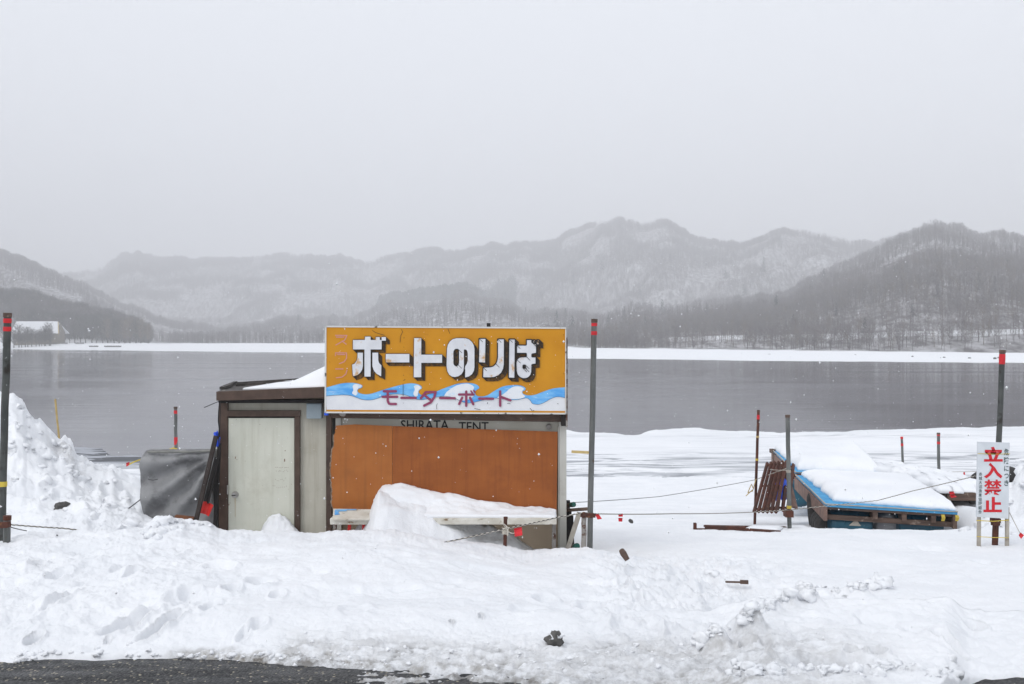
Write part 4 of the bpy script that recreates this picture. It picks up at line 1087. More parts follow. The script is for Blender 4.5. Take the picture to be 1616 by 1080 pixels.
mb = MB(); mb.poly([los + bot], DB - .002); mb.build('white_band', 'signwhite', sg)
mb = MB(); mb.poly([ups + los[::-1]], DB - .004); mb.build('wave', 'blue', sg)
for q, lp in ((Q, [(335, 720), (355, 696), (405, 696), (440, 712), (428, 732), (402, 742), (386, 766), (392, 798), (372, 822), (352, 815), (330, 795), (345, 760)]),
              (Q, [(1030, 722), (1058, 704), (1098, 716), (1112, 742), (1088, 762), (1080, 795), (1075, 825), (1045, 835), (1025, 800), (1042, 755)]),
              (Q2, [(2, 838), (30, 790), (80, 750), (150, 708), (250, 688), (310, 700), (345, 728), (335, 770), (345, 815), (320, 850), (240, 880), (150, 870), (60, 842)]),
              (Q2, [(745, 750), (800, 722), (870, 722), (912, 745), (893, 775), (897, 805), (925, 838), (850, 862), (720, 862), (610, 848), (690, 800)])):
    cr = MB(); cr.poly([smooth_line([q(*p) for p in lp + lp[:1]], 4)[:-1]], DB - .006); cr.build('wave_crest', 'crest', sg)
mb = Layer(); mb.stroke(los, .0035, DB - .0065, False); mb.build('wave_line', M('wave_line', (.06, .09, .14), None, rough=.5), sg)
sm_ = Layer(); w_ = 27 / 7.2 * DB / F; y_ = DB - .010
for q, ls in ((Q, [[(690, 775), (828, 775)], [(675, 838), (843, 838)], [(735, 775), (735, 885), (748, 915), (775, 920), (828, 920)], [(890, 850), (1053, 850)], [(1168, 785), (1278, 785), (1262, 845), (1225, 900), (1148, 938)], [(1168, 785), (1112, 852)], [(1165, 830), (1232, 884)]]),
              (Q2, [[(-38, 852), (128, 854)], [(176, 812), (342, 812)], [(258, 778), (258, 940)], [(212, 848), (178, 920)], [(302, 850), (338, 922)], [(312, 772), (328, 795)], [(344, 768), (358, 786)], [(404, 858), (562, 860)], [(643, 776), (643, 938)], [(643, 835), (760, 878)]])):
    for l in ls: sm_.stroke([q(*p) for p in l], w_ if len(l) > 2 or abs(l[0][0] - l[1][0]) + abs(l[0][1] - l[1][1]) > 50 else w_ * .7, y_)
sm_.build('small_lettering', 'purple', sg)
fd = Layer()
for l in [[(140, 140), (270, 142), (245, 195), (145, 250)], [(215, 205), (262, 240)], [(140, 372), (140, 340), (266, 340), (266, 400), (240, 440), (185, 462)], [(142, 522), (226, 522)], [(150, 622), (215, 615), (258, 580), (272, 535)],
          [(150, 160), (235, 160)], [(160, 358), (248, 358)]]:
    fd.stroke([Q(*p) for p in l], 11 / 7.2 * DB / F, DB - .0022)
fd.build('faded_lettering', 'faded', sg)
mb = MB()
for a, b in (((514, 515.5), (893, 518)), ((513.5, 651), (893, 653)), ((514, 515), (513.5, 651.5)), ((892.8, 517.5), (892.8, 653))):
    mb.bar(P(*a, DB - .003), P(*b, DB - .003), .010, .016)
mb.build('edge_strip', M('chipped_white_strip', (.62, .62, .6), (.10, .10, .09), 9, .5, lo=.60, hi=.66, stretch=(1, 1, 1)), sg)
cl = Layer()
for pts in [[(888, 70), (905, 100), (880, 150), (876, 220)], [(920, 160), (920, 175)], [(918, 270), (918, 278)], [(915, 375), (915, 388)], [(912, 480), (914, 490)], [(915, 590), (915, 600)], [(912, 655), (935, 640)], [(910, 690), (910, 830)], [(1298, 915), (1288, 940), (1292, 980)], [(560, 85), (600, 110), (700, 140)],
            [(1418, 65), (1440, 120)], [(1500, 865), (1503, 875)], [(912, 905), (912, 912)]]:
    cl.stroke([Q(*p) for p in pts], .0045, DB - .0125, False)
for pts in [[(722, 912), (760, 918)], [(980, 965), (1010, 1000), (1030, 990)], [(500, 900), (500, 920)], [(1362, 570), (1364, 580)], [(1362, 130), (1364, 140)], [(350, 970), (420, 985)], [(1290, 915), (1305, 918)], [(90, 200), (150, 280)]]:
    cl.stroke([Q2(*p) for p in pts], .005, DB - .0125, False)
cl.build('crack', 'black', sg)
mb = MB(); mb.bar(P(548, 515.2, DB + .02), P(770, 517, DB + .02), .02, .012); mb.build('cable', 'black', sg)
mb = MB(); mb.box(X(768, DB), X(774, DB), DB + .02, DB + .06, Z(517.5, DB), Z(510, DB)); mb.build('light_bracket', 'black', sg)
mb = MB(); mb.box(X(893.2, DB) , X(896, DB), DB + .02, DB + .11, Z(675, DB), Z(533, DB)); mb.build('side_frame', 'rustpale', sg)
mb = MB(); mb.box(X(886, DB), X(894, DB), DB + .03, DB + .15, Z(673, DB), Z(653.5, DB)); mb.box(X(510, DB), X(514, DB), DB + .03, DB + .15, Z(650, DB), Z(633, DB)); mb.build('bracket', 'dark', sg)
mb = MB(); mb.box(X(511, DB), X(517, DB), DB + .02, DB + .10, Z(656, DB), Z(651.5, DB)); mb.build('blue_tape', 'bagblue', sg)

# ------------------------------------------------------------------ poles
def pole(name, label, top, bot, d, r, mat, bands=(), cap=True, cat='pole', group='marker poles round the landing', cmat='wood', deep=.5, n=12, d2=None):
    d2 = d2 or d
    a, b = P(*top, d2), P(*bot, d)
    t = (b - a).normalized(); b2 = b + t * deep
    th = thing(name, label, cat, tuple(b), group)
    k = 9
    pts = [a + (b2 - a) * (i / k) + Vector((random.uniform(-1, 1), 0, 0)) * r * .12 for i in range(k + 1)]
    mb = MB(); mb.tube(pts, r, n); mb.build('shaft', mat, th, smooth=False)
    if cap:
        mb = MB(); mb.tube([a - t * r * .35, a + t * r * .9], r * 1.14, n); mb.build('cap', cmat, th)
    L = (P(*bot, d) - a).length
    for (y0, y1, m) in bands:
        f0, f1 = (y0 - top[1]) / (bot[1] - top[1]), (y1 - top[1]) / (bot[1] - top[1])
        mb = MB(); mb.tube([a + (b - a) * f0, a + (b - a) * ((f0 + f1) / 2), a + (b - a) * f1], [r * 1.07, r * 1.12, r * 1.06], n); mb.build('tape_band', m, th)
    return th
pole('marker_pole', 'tall dark pole with two red bands at the left snow heap', (12, 496), (2.5, 846), 8.6, .031, 'darkpipe', [(503, 510, 'red'), (516, 523, 'red'), (760, 768, 'yellow')])
pole('marker_pole', 'tall grey pole with two red bands close beside the kiosk', (938, 505), (930.5, 875), 10.15, .029, 'pipe', [(510, 515, 'red'), (523, 529, 'red')])
pl = pole('marker_pole', 'tall grey pole with a red wrap rising behind the warning sign', (1582, 554), (1570, 862), 11.35, .031, 'darkpipe', [(559, 575, 'red'), (824, 862, 'rust')])
mb = MB(); mb.bar(P(1563.5, 821, 11.3), P(1578, 822, 11.3), .05, .05); mb.tube([P(1571, 814, 11.3), P(1571, 829, 11.3)], .05, 10); mb.build('clamp', 'rust', pl)
pole('marker_pole', 'short grey pole with red bands standing behind the grey tarpaulin', (277, 643), (278, 760), 17, .028, 'pipe', [(648, 653, 'red'), (690, 702, 'red'), (707, 709, 'yellow')])
pole('bamboo_stake', 'thin yellow bamboo stake poking up behind the snow heap', (87, 630), (97, 730), 15.5, .015, 'bamboo', (), False, 'stake', None)
pole('marker_pole', 'thin rusty pole with red top left of the snowy rafts', (1197, 648), (1192, 800), 15.5, .022, 'rust', [(655, 662, 'red'), (688, 691, 'bamboo'), (724, 727, 'yellow')])
p_ = pole('marker_pole', 'weathered grey pole rising in front of the rusty gratings', (1243, 656), (1245.5, 810), 13.6, .030, 'pipe', [(742, 746, 'palewood'), (798, 803, 'yellow')], True, cmat='wood')
mb = MB(); mb.box(X(1239, 13.5), X(1251, 13.5), 13.45, 13.6, Z(816, 13.5), Z(806, 13.5)); mb.build('foot_block', 'rust', p_)
pole('marker_pole', 'slim grey pole with red top on the ice, shorter of the pair', (1423, 690), (1427, 775), 30, .036, 'pipe', [(690, 693, 'red'), (700, 704, 'red')], cmat='red')
pole('marker_pole', 'slim grey pole with red top on the ice, taller of the pair', (1481, 684), (1482, 785), 28, .042, 'pipe', [(685, 688, 'red'), (697, 701, 'red'), (744, 746, 'yellow')])
pole('marker_pole', 'stubby grey post beside the corner of the snowy rafts', (1410, 731), (1412, 775), 20, .036, 'pipe', (), True, cmat='wood')
p_ = pole('pipe_stub', 'rusty pipe stub clamped beside the dark pole at the left edge', (11.5, 816), (10.5, 848), 8.45, .029, 'pipe', (), True, 'pipe', None, 'rust')
mb = MB(); mb.bar(P(-2, 829, 8.40), P(15, 828, 8.40), .055, .045); mb.build('clamp', 'rust', p_)
p_ = pole('rope_post', 'short rusty post with tied rope in front of the counter', (798, 817), (797, 866), 9.55, .018, 'rust', (), True, 'post', None, 'rust')
mb = MB()
for k in range(6):
    zc_ = Z(834 + k * 1.7, 9.55); mb.tube([(X(797.6, 9.55) + math.cos(a) * .026, 9.55 + math.sin(a) * .026, zc_ + .004 * math.sin(a * 2 + k)) for a in np.linspace(0, 6.3, 12)], .006, 5)
for a in range(3): mb.tube([P(798, 836, 9.5), P(794 + a * 4, 826 + a * 3, 9.49), P(803 - a, 834 + a * 6, 9.48), P(799, 842, 9.5)], .005, 5)
mb.tube([P(800, 838, 9.5), P(808, 842, 9.49), P(819, 841, 9.49)], .005, 5)
mb.build('knot', 'ropepale', p_)
p_ = pole('pipe_stub', 'flaking grey pipe post standing between kiosk and tall pole', (922, 811), (921, 872), 9.95, .026, 'rustpale', (), False, 'pipe', None)
mb = MB(); mb.bar(P(918, 813.5, 9.92), P(938, 813.5, 9.98), .05, .04); mb.tube([P(921, 811, 9.9), P(934, 815, 10.05)], .02, 8); mb.build('clamp', 'rust', p_)

# ------------------------------------------------------------------ clutter right of the kiosk
def one(name, label, cat, mbx, mat, group=None, **kw):
    o = mbx.build(name, mat, **kw); return tag(o, label, cat, group)
def log_cap(label, a, b, r, d0_, d1_):
    t = thing('capped_log', label, 'log', tuple(P(*a, d0_)), 'green capped logs beside the kiosk')
    A, B = P(*a, d0_), P(*b, d1_); v = (B - A).normalized()
    mb = MB(); mb.tube([A, A + (B - A) * .5, B], [r, r * 1.05, r * .95], 10); mb.build('shaft', 'wood', t)
    mb = MB(); mb.tube([B - v * .055, B - v * .02, B + v * .01], [r * .98, r * 1.12, r * 1.15], 12); mb.build('cap', 'green', t)
log_cap('brown log with green cap, upper one right of the kiosk', (885, 800), (905, 796.5), .024, 10.9, 10.7)
log_cap('brown log with green cap, lower one right of the kiosk', (884, 866), (910, 862.5), .030, 10.8, 10.4)
mb = MB(); mb.bar(P(889, 806, 10.8), P(925, 803.5, 10.3), .05, .035); one('timber_rail', 'weathered grey timber rail jutting out right of the kiosk', 'timber', mb, 'wood', bevel=.004)
mb = MB(); mb.bar(P(893, 876, 10.35), P(914.5, 809, 10.45), .05, .02, (0, 1, 0)); one('leaning_plank', 'pale plank leaning slantwise against the kiosk corner post', 'plank', mb, 'palewood', bevel=.003)
mb = MB(); mb.bar(P(899, 806, 10.7), P(898, 875, 10.7), .04, .04); mb.bar(P(902.5, 812, 10.75), P(904, 862, 10.75), .025, .03); mb.bar(P(896.5, 790, 10.8), P(896, 876, 10.8), .045, .04); mb.build('upright', 'dark')
_u = bpy.data.objects['upright']; tag(_u, 'dark upright timbers standing close behind the leaning plank', 'timber'); _u.name = 'timber_uprights'
mb = MB()
for k in range(5): mb.tube([P(890 + k, 868 + k * 2, 10.6 - k * .06), P(908 + k * 5, 866 + k * 2.5, 10.45 - k * .05), P(917 + k * 2, 870 + k * 2, 10.3)], .022, 7)
one('brushwood', 'dark brushwood lying in the snow below the green capped logs', 'branches', mb, 'wood')
mb = MB(); mb.tube([P(981, 869, 8.3), P(984, 874, 8.27), P(990, 884, 8.25)], [.024, .028, .022], 9); one('wood_chunk', 'brown wooden chunk sticking out of the snowbank', 'wood', mb, 'wood')
mb = MB(); mb.tube([P(993.5, 821, 11.5), P(996, 823, 11.48), P(998, 825, 11.46)], [.018, .024, .014], 8); one('grey_stone', 'small grey stone in smooth snow near the hanging red tapes', 'stone', mb, 'gravelly')
mb = MB(); mb.bar(P(1145, 918.5, 8.2), P(1168, 919, 8.2), .02, .012); mb.bar(P(1168, 918.6, 8.2), P(1181, 919, 8.19), .03, .028); one('half_buried_plank', 'thin dark plank end almost buried in the snow', 'plank', mb, 'wood')
# clump of frozen dirty snow and a dark stone by the road
vv = None
x, y, z = locate(873, 1018)
def stone(name, label, x, y, z, r, mat, seed, group=None, sc=(1, 1, .8)):
    import bmesh
    bm = bmesh.new(); bmesh.ops.create_icosphere(bm, subdivisions=3, radius=1)
    w = np.array([v.co[:] for v in bm.verts]); ff = [tuple(v.index for v in f.verts) for f in bm.faces]; bm.free()
    w = w * (1 + .8 * fbm(w[:, 0] * 1.5 + seed, w[:, 1] * 1.5 + w[:, 2] * 1.7, 4, 151))[:, None] * np.array(sc) * r
    mb = MB(); mb.add(w + np.array([x, y, z]), ff)
    o = mb.build(name, mat, smooth=True); return tag(o, label, 'stone', group)
stone('roadside_stone', 'dark stone capped with snow at the slushy road edge', x, y, z + .025, .05, 'gravelly', 3, sc=(1.1, .9, .85))
tag(clods('stone_snow', [(x + .008, y - .003, z + .042, .028), (x + .022, y, z + .038, .024)], 'snow'), kind='stuff')
for (px, py) in [(96, 800)]:
    x, y, z = locate(px, py); stone('heap_stone', 'dark lump showing through the left snow heap', x, y, z, .07, 'gravelly', 8, sc=(1, .8, .7))

# ------------------------------------------------------------------ tarpaulin, bars, shovel left of the shed
nl, nk = 46, 150
V = []
zt, zb_ = Z(713, 10.6), 2.45
for i in range(nl):
    t = i / (nl - 1); z = zt + (zb_ - zt) * t
    y_px = 713 + 122 * (zt - z) / (zt - Z(835, 10.6))
    lx = X(np.interp(y_px, [713, 722, 735, 760, 790, 815, 822, 835, 860], [229, 222, 219.5, 219.5, 222, 227, 229, 222, 218]), 10.6); rx_ = X(np.interp(y_px, [713, 835], [338, 347]), 10.6)
    yf, yk = 10.62 - .06 * t, 10.78 + .55 * t
    for k in range(nk):
        s = k / nk * 4; sd_, f = int(s), s - int(s)
        c_ = [(lx, yf), (rx_, yf), (rx_, yk), (lx, yk)]
        a, b = c_[sd_], c_[(sd_ + 1) % 4]
        x_, y_ = a[0] + (b[0] - a[0]) * f, a[1] + (b[1] - a[1]) * f
        cx_, cy_ = (lx + rx_) / 2, (yf + yk) / 2
        q_ = .03 * (1 - min(1, min(f, 1 - f) / .10))
        x_ += (cx_ - x_) * q_; y_ += (cy_ - y_) * q_
        if sd_ == 0:
            ang = math.atan2(z - zt + .02, x_ - rx_ - .05); rr = math.hypot(z - zt, x_ - rx_)
            fold = math.sin(ang * 15 + 1.5 * float(fbm(np.array([x_ * 2.]), np.array([z * 2.]), 2, 161)[0])) * .052 * sst(.03, .35, rr) * sst(1.25, .6, rr)
            fold += float(fbm(np.array([x_ * 2.6]), np.array([z * 4.5]), 4, 163)[0]) * .06 * sst(0, .1, t)
            fold += .05 * math.exp(-((y_px - 822) / 3.0) ** 2) * (f < .45) 
            y_ += fold - .03 * math.sin(math.pi * min(1, t * 1.3))
        V.append((x_, y_, z + .012 * math.sin(k * .35) * (t < .05)))
mb = MB(); mb.v = V
for i in range(nl - 1):
    for k in range(nk): mb.f.append((i * nk + k, (i + 1) * nk + k, (i + 1) * nk + (k + 1) % nk, i * nk + (k + 1) % nk)); mb.mi.append(0)
mb.v.append(((X(282, 10.6)), 10.70, zt + .015)); c0 = len(mb.v) - 1
for k in range(nk): mb.f.append((c0, k, (k + 1) % nk)); mb.mi.append(0)
tp = thing('tarpaulin', 'grey creased tarpaulin draped over a load left of the shed', 'tarpaulin', (X(280, 10.6), 10.9, 2.6))
mb.build('sheet', 'tarp', tp, smooth=True)
mb = MB(); mb.tube([P(233, 713.5, 10.58), P(262, 713, 10.58), P(300, 713.3, 10.6), P(335, 711.5, 10.62)], .014, 8); mb.build('rolled_hem', M('tarp_hem', (.24, .24, .22), (.18, .18, .17), 9, .6), tp)
mb = MB(); mb.tube([P(214 + 20, 757, 10.53), P(242, 758, 10.53), P(249, 756.5, 10.53)], .004, 5); mb.build('tear', 'black', tp)
mb = MB(); mb.bar(P(341, 688, 10.40), P(306, 836, 10.20), .042, .042, (0, 1, 0)); one('leaning_bar', 'longer dark timber leaning against the shed corner', 'timber', mb, M('dark_timber', (.022, .015, .013), (.04, .03, .026), 9, .7), bevel=.004)
mb = MB(); mb.bar(P(342, 722, 10.46), P(321, 805, 10.36), .038, .038, (0, 1, 0)); one('leaning_bar', 'shorter dark timber leaning behind the red shovel blade', 'timber', mb, 'dark', bevel=.004)
mb = MB(); mb.bar(P(346.3, 700, 10.5), P(339, 838, 10.42), .035, .03, (0, 1, 0)); mb.bar(P(338, 752, 10.52), P(341, 838, 10.45), .02, .03, (0, 1, 0)); one('dark_slats', 'dark slats standing upright in the gap beside the shed', 'timber', mb, 'dark')
sv = thing('snow_shovel', 'red plastic shovel blade standing in the gap left of the shed', 'shovel', tuple(P(323, 806, 10.3)))
vv = []
c_ = [P(321, 791.5, 10.32), P(336.5, 798, 10.28), P(329, 815.5, 10.22), P(315, 810, 10.26)]
for s in range(6):
    for t in range(6):
        a, b = s / 5, t / 5
        q = c_[0] * (1 - a) * (1 - b) + c_[1] * a * (1 - b) + c_[2] * a * b + c_[3] * (1 - a) * b
        vv.append(q + Vector((0, .03 * math.sin(math.pi * a) + .006 * (s % 2), 0)))
mb = MB(); mb.add(vv + [v + Vector((0, .006, 0)) for v in vv], [(i * 6 + j, i * 6 + j + 1, i * 6 + 7 + j, i * 6 + 6 + j) for i in range(5) for j in range(5)] + [(36 + i * 6 + 6 + j, 36 + i * 6 + 7 + j, 36 + i * 6 + j + 1, 36 + i * 6 + j) for i in range(5) for j in range(5)])
mb.build('blade', 'redplastic', sv)
mb = MB(); mb.tube([P(328, 795, 10.31), P(337, 760, 10.36), P(345, 720, 10.42)], .012, 8); mb.build('handle', 'dark', sv)
stone('plastic_bag', 'blue plastic bag stuffed behind the shed corner', X(344, 10.5), 10.49, Z(694, 10.5), .045, 'bagblue', 21, sc=(.6, .5, 1.7)); bpy.data.objects['plastic_bag']['category'] = 'bag'
stone('plastic_bag', 'scrap of blue plastic caught at the top of the leaning timber', X(339, 10.44), 10.46, Z(688, 10.44), .028, 'bagblue', 24, sc=(.6, .5, 1.1)); bpy.data.objects['plastic_bag.001']['category'] = 'bag'
mb = MB(); mb.tube([P(346.5, 634, 10.36), P(345, 650, 10.4), P(344.5, 665, 10.42), P(346, 676, 10.44), P(345, 690, 10.46), P(346.5, 720, 10.5)], .006, 6); mb.tube([P(348.5, 632, 10.4), P(347.5, 655, 10.42), P(346.5, 690, 10.46)], .004, 6); one('hanging_cable', 'thin dark cable hanging down the shed corner', 'cable', mb, 'black')
mb = MB(); mb.tube([P(322, 643.5, 10.3), P(335, 638, 10.35), P(347, 633, 10.4)], .004, 6); one('stiff_wire', 'stiff wire sticking out under the shed eave', 'wire', mb, 'black')
mb = MB(); mb.bar(P(277, 817, 10.2), P(306, 820, 10.2), .06, .05); one('rusty_board', 'rusty brown board showing at the tarpaulin foot', 'board', mb, M('rusty_board', (.20, .075, .03), (.12, .05, .03), 12, .7))
# red stool below the counter
st = thing('red_stool', 'red plastic stool half hidden by the snow under the counter', 'stool', tuple(P(562, 840, 10.2)))
mb = MB(); mb.box(X(549, 10.22), X(577, 10.22), 10.15, 10.4, Z(824.5, 10.2), Z(821, 10.2)); mb.build('seat', 'redplastic', st, bevel=.004)
for sx, sy in ((552, 10.17), (572, 10.17), (552, 10.38), (572, 10.38)):
    mb = MB(); mb.bar(P(sx + (2 if sx > 560 else 0), 824, sy), P(sx + (4 if sx > 560 else -3), 870, sy), .04, .03); mb.build('leg', 'redplastic', st)

# ------------------------------------------------------------------ warning sign
DG = 11.2
ws = thing('warning_sign', 'white upright sign with big red characters on two thin legs', 'sign', (X(1567, DG), DG, Z(860, DG)))
mb = MB(); mb.poly([[(X(1541, DG), Z(816, DG)), (X(1591.5, DG), Z(819, DG)), (X(1593.5, DG), Z(699, DG)), (X(1543, DG), Z(697.5, DG))]], DG, DG + .018); mb.build('board', M('warning_board', (.62, .65, .68), (.55, .58, .61), 5, .4, stain=(.4, .4, .38), sscale=9, slo=.66, shi=.74), ws)
for (a, b, c_) in ((1542.5, 1547.5, 1541.5), (1587, 1592, 1588.5)):
    mb = MB(); mb.bar(P((a + b) / 2, 800, DG + .04), P((a + b) / 2 - .5, 875, DG + .04), .034, .034, (0, 1, 0)); mb.build('leg', 'palewood', ws)
mb = MB()
for k, (ch, py, w, h) in enumerate([('立', 717, 29.5, 23.5), ('入', 743, 29, 25), ('禁', 769.5, 28, 25), ('止', 796.5, 29, 24)]):
    put_text(mb, ch, X(1567.5 - k * .4, DG), Z(py, DG), DG - .003, h=h * DG / F, w=w * DG / F, bold=.018 if ch == '禁' else .042)
mb.build('red_lettering', 'signred', ws)
mb = MB()
for k, (ch, py, w, h) in enumerate([('危', 713.5, 7.6, 10.5), ('険', 727, 8, 10.5), ('に', 739.5, 7, 8.5), ('つ', 751.5, 7, 7.5), ('き', 762.5, 6.8, 9)]):
    put_text(mb, ch, X(1588.2, DG), Z(py, DG), DG - .003, h=h * DG / F, w=w * DG / F, bold=.012)
for k, ch in enumerate('赤城大沼漁業協同組合'):
    put_text(mb, ch, X(1547.3 - k * .1, DG), Z(748.5 + k * 6.6, DG), DG - .003, h=5.6 * DG / F, w=5.2 * DG / F, bold=.006)
mb.build('green_lettering', 'signgreen', ws)
mb = MB(); mb.tube([P(1541, 821.5, DG - .02), P(1567, 823, DG - .03), P(1592, 821, DG - .02)], .005, 6); mb.tube([P(1541, 847, DG + .01), P(1567, 848.5, DG), P(1592, 849, DG + .01)], .004, 6); mb.tube([P(1543, 716, DG - .006), P(1570, 717, DG - .006), P(1594, 716.5, DG - .006)], .003, 6); mb.build('yellow_string', 'yellow', ws)

# ------------------------------------------------------------------ rafts
def raft(label, A, B, C, D_, th, loc):
    """deck corners: A far left, B near left, C near right, D_ far right"""
    t = thing('raft', label, 'raft', loc, 'snow covered rafts on the shore')
    A, B, C, D_ = [Vector(q) for q in (A, B, C, D_)]
    dz = Vector((0, 0, .035))
    mb = MB(); mb.add([A, B, C, D_, A - dz, B - dz, C - dz, D_ - dz], [(0, 1, 2, 3), (7, 6, 5, 4), (0, 4, 5, 1), (1, 5, 6, 2), (2, 6, 7, 3), (3, 7, 4, 0)])
    mb.build('deck', 'deckblue', t)
    g = Vector((0, 0, -.035 - th * .5))
    ins = (C - B).normalized() * .03
    mb = MB(); mb.bar(A + g, B + g, .05, th, mi=0); mb.build('side_beam', 'pinkwood', t, bevel=.005)
    mb = MB(); mb.bar(D_ + g - ins, C + g - ins, .05, th); mb.build('side_beam', 'wood', t)
    mb = MB(); mb.bar(B + Vector((0, .05, -.05)), C + Vector((0, .05, -.05)), .04, .05); mb.build('cross_beam', 'wood', t, bevel=.004)
    mb = MB(); mb.bar(B + Vector((0, .10, -.19)), C + Vector((0, .10, -.19)), .06, .07); mb.build('cross_beam', 'wood', t, bevel=.004)
    mb = MB(); mb.bar(A + g, D_ + g, .05, th); mb.build('cross_beam', 'wood', t, bevel=.004)
    for f in (.38, .60, .82):
        p0 = B + (C - B) * f; p1 = A + (D_ - A) * f
        mb = MB(); mb.bar(p0 + Vector((0, -.01, -.12)), p1 + Vector((0, 0, -.12)), .06, .09); mb.build('joist', 'wood', t)
    mb = MB(); mb.bar(B + Vector((-.01, -.006, .006)), C + Vector((0, -.006, .006)), .02, .012); mb.bar(A + Vector((-.006, 0, .006)), B + Vector((-.006, 0, .006)), .02, .012); mb.build('edge_batten', 'palewood', t)
    return t, (A, B, C, D_)
A, B, C, D_ = P(1256, 750, 16.8), P(1303, 796, 14.0), P(1511, 808.5, 13.75), P(1432, 757, 16.6)
rt1, cc = raft('blue decked raft on teal drums, nearer of the two', A, B, C, D_, .20, tuple(P(1400, 835, 14.5)))
def drum(par, c, ax, L, r, mat):
    c, ax = Vector(c), Vector(ax).normalized()
    mb = MB(); mb.tube([c - ax * L * k for k in (.5, .47, .40, .2, .18, .16, -.16, -.18, -.2, -.40, -.47, -.5)], [r * .8, r * .93, r, r, r * 1.04, r, r, r * 1.04, r, r, r * .93, r * .8], 22)
    mb.build('drum', mat, par, smooth=False)
drum(rt1, (X(1345, 14.1), 14.25, Z(828, 14.2)), (1, -.05, 0), .58, .20, 'drum')
drum(rt1, (X(1455, 14.0), 14.15, Z(830, 14.1)), (1, -.05, 0), .62, .19, 'drum')
drum(rt1, (X(1402, 14.3), 14.5, Z(822, 14.5)), (.2, 1, 0), .7, .17, 'drumgrey')
drum(rt1, (X(1318, 14.2), 14.6, Z(828, 14.6)), (.15, 1, 0), .6, .20, 'rubber')
drum(rt1, (X(1425, 14.2), 14.5, Z(824, 14.5)), (.15, 1, 0), .6, .17, 'rubber')
mb = MB(); mb.poly([[(X(1341, 14.02), Z(830, 14.02)), (X(1360, 14.02), Z(831, 14.02)), (X(1352, 14.02), Z(820, 14.02))]], 14.04, 14.06); mb.build('drum_patch', 'palewood', rt1)
for q, dd in ((1485, 13.66), (1507, 13.62)):
    mb = MB()
    for k in range(4):
        mb.tube([(X(q + k * 1.3, dd), dd - .02, Z(812 + (q > 1500) * 1, dd)), (X(q + k * 1.5, dd), dd - .035, Z(817, dd)), (X(q + k * 1.2, dd), dd - .02, Z(822, dd))], .006, 5)
    mb.build('lashing', 'yellow', rt1)
# tyre fender under the raft's left side
def tyre(name, label, c, ax, Rr, r, cat='tyre'):
    c, ax = Vector(c), Vector(ax).normalized(); e1 = ax.cross(Vector((0, 0, 1))).normalized(); e2 = ax.cross(e1)
    t = thing(name, label, cat, tuple(c)); mb = MB(); n, m = 40, 14
    vs_ = []
    for i in range(n):
        a = 2 * math.pi * i / n
        for j in range(m):
            b = 2 * math.pi * j / m
            rr = Rr + r * math.cos(b) * (1 + .03 * ((i % 2) if math.cos(b) > .6 else 0))
            vs_.append(c + (e1 * math.cos(a) + e2 * math.sin(a)) * rr + ax * r * 1.25 * math.sin(b))
    mb.add(vs_, [(i * m + j, ((i + 1) % n) * m + j, ((i + 1) % n) * m + (j + 1) % m, i * m + (j + 1) % m) for i in range(n) for j in range(m)])
    mb.build('tread', 'rubber', t, smooth=True); return t
tyre('tyre', 'black tyre wedged under the left side of the nearer raft', P(1286, 806, 15.3), (1, -.35, .1), .21, .08)
A2, B2, C2, D2 = P(1219, 710, 22.0), P(1256, 746, 18.4), P(1392, 752, 18.2), P(1352, 712, 21.8)
rt2, cc2 = raft('blue decked raft heaped with smooth snow, farther of the two', A2, B2, C2, D2, .26, tuple(P(1300, 780, 19)))
drum(rt2, P(1262, 775, 18.6), (.3, 1, 0), .7, .26, 'drum')
mb = MB(); mb.box(X(1221, 21.5), X(1232, 21.5), 21.3, 21.6, Z(760, 21.5), Z(716, 21.5)); mb.box(X(1216, 21.9), X(1222, 21.9), 21.8, 22, Z(715, 21.9), Z(709, 21.9)); mb.build('corner_post', 'wood', rt2)
mb = MB(); mb.bar(P(1250, 752, 18.35), P(1272, 752, 18.3), .08, .09); mb.build('beam_end', 'rust', rt2)
def raft_snow(name, A, B, C, D_, s0, t0, hmax, seed, n=70):
    A, B, C, D_ = [np.array(q) for q in (A, B, C, D_)]
    b = lambda s, t: (B * (1 - s) * (1 - t) + C * s * (1 - t) + D_ * s * t + A * (1 - s) * t)
    def hf(S, T):
        e = np.minimum.reduce([S / .16, (1 - S) / .10, T / .22, (1 - T) / .16]); e = np.clip(e, 0, 1)
        return .03 + hmax * np.sin(e * math.pi / 2) ** .6 * (1 + .25 * fbm(S * 2.2 + seed, T * 2.2, 2, 171)) + fbm(S * 12 + seed, T * 12, 3, 173) * .008
    return snow_slab(name, [b(s0, t0), b(1.02, t0 * .35), b(1.03, 1.02), b(s0 * .6, 1.02)], hf, n, n, 'snow2', .05, seed)
raft_snow('raft_snow', *cc, .10, .11, .115, 1)
raft_snow('raft_snow', *cc2, .06, .10, .20, 5)
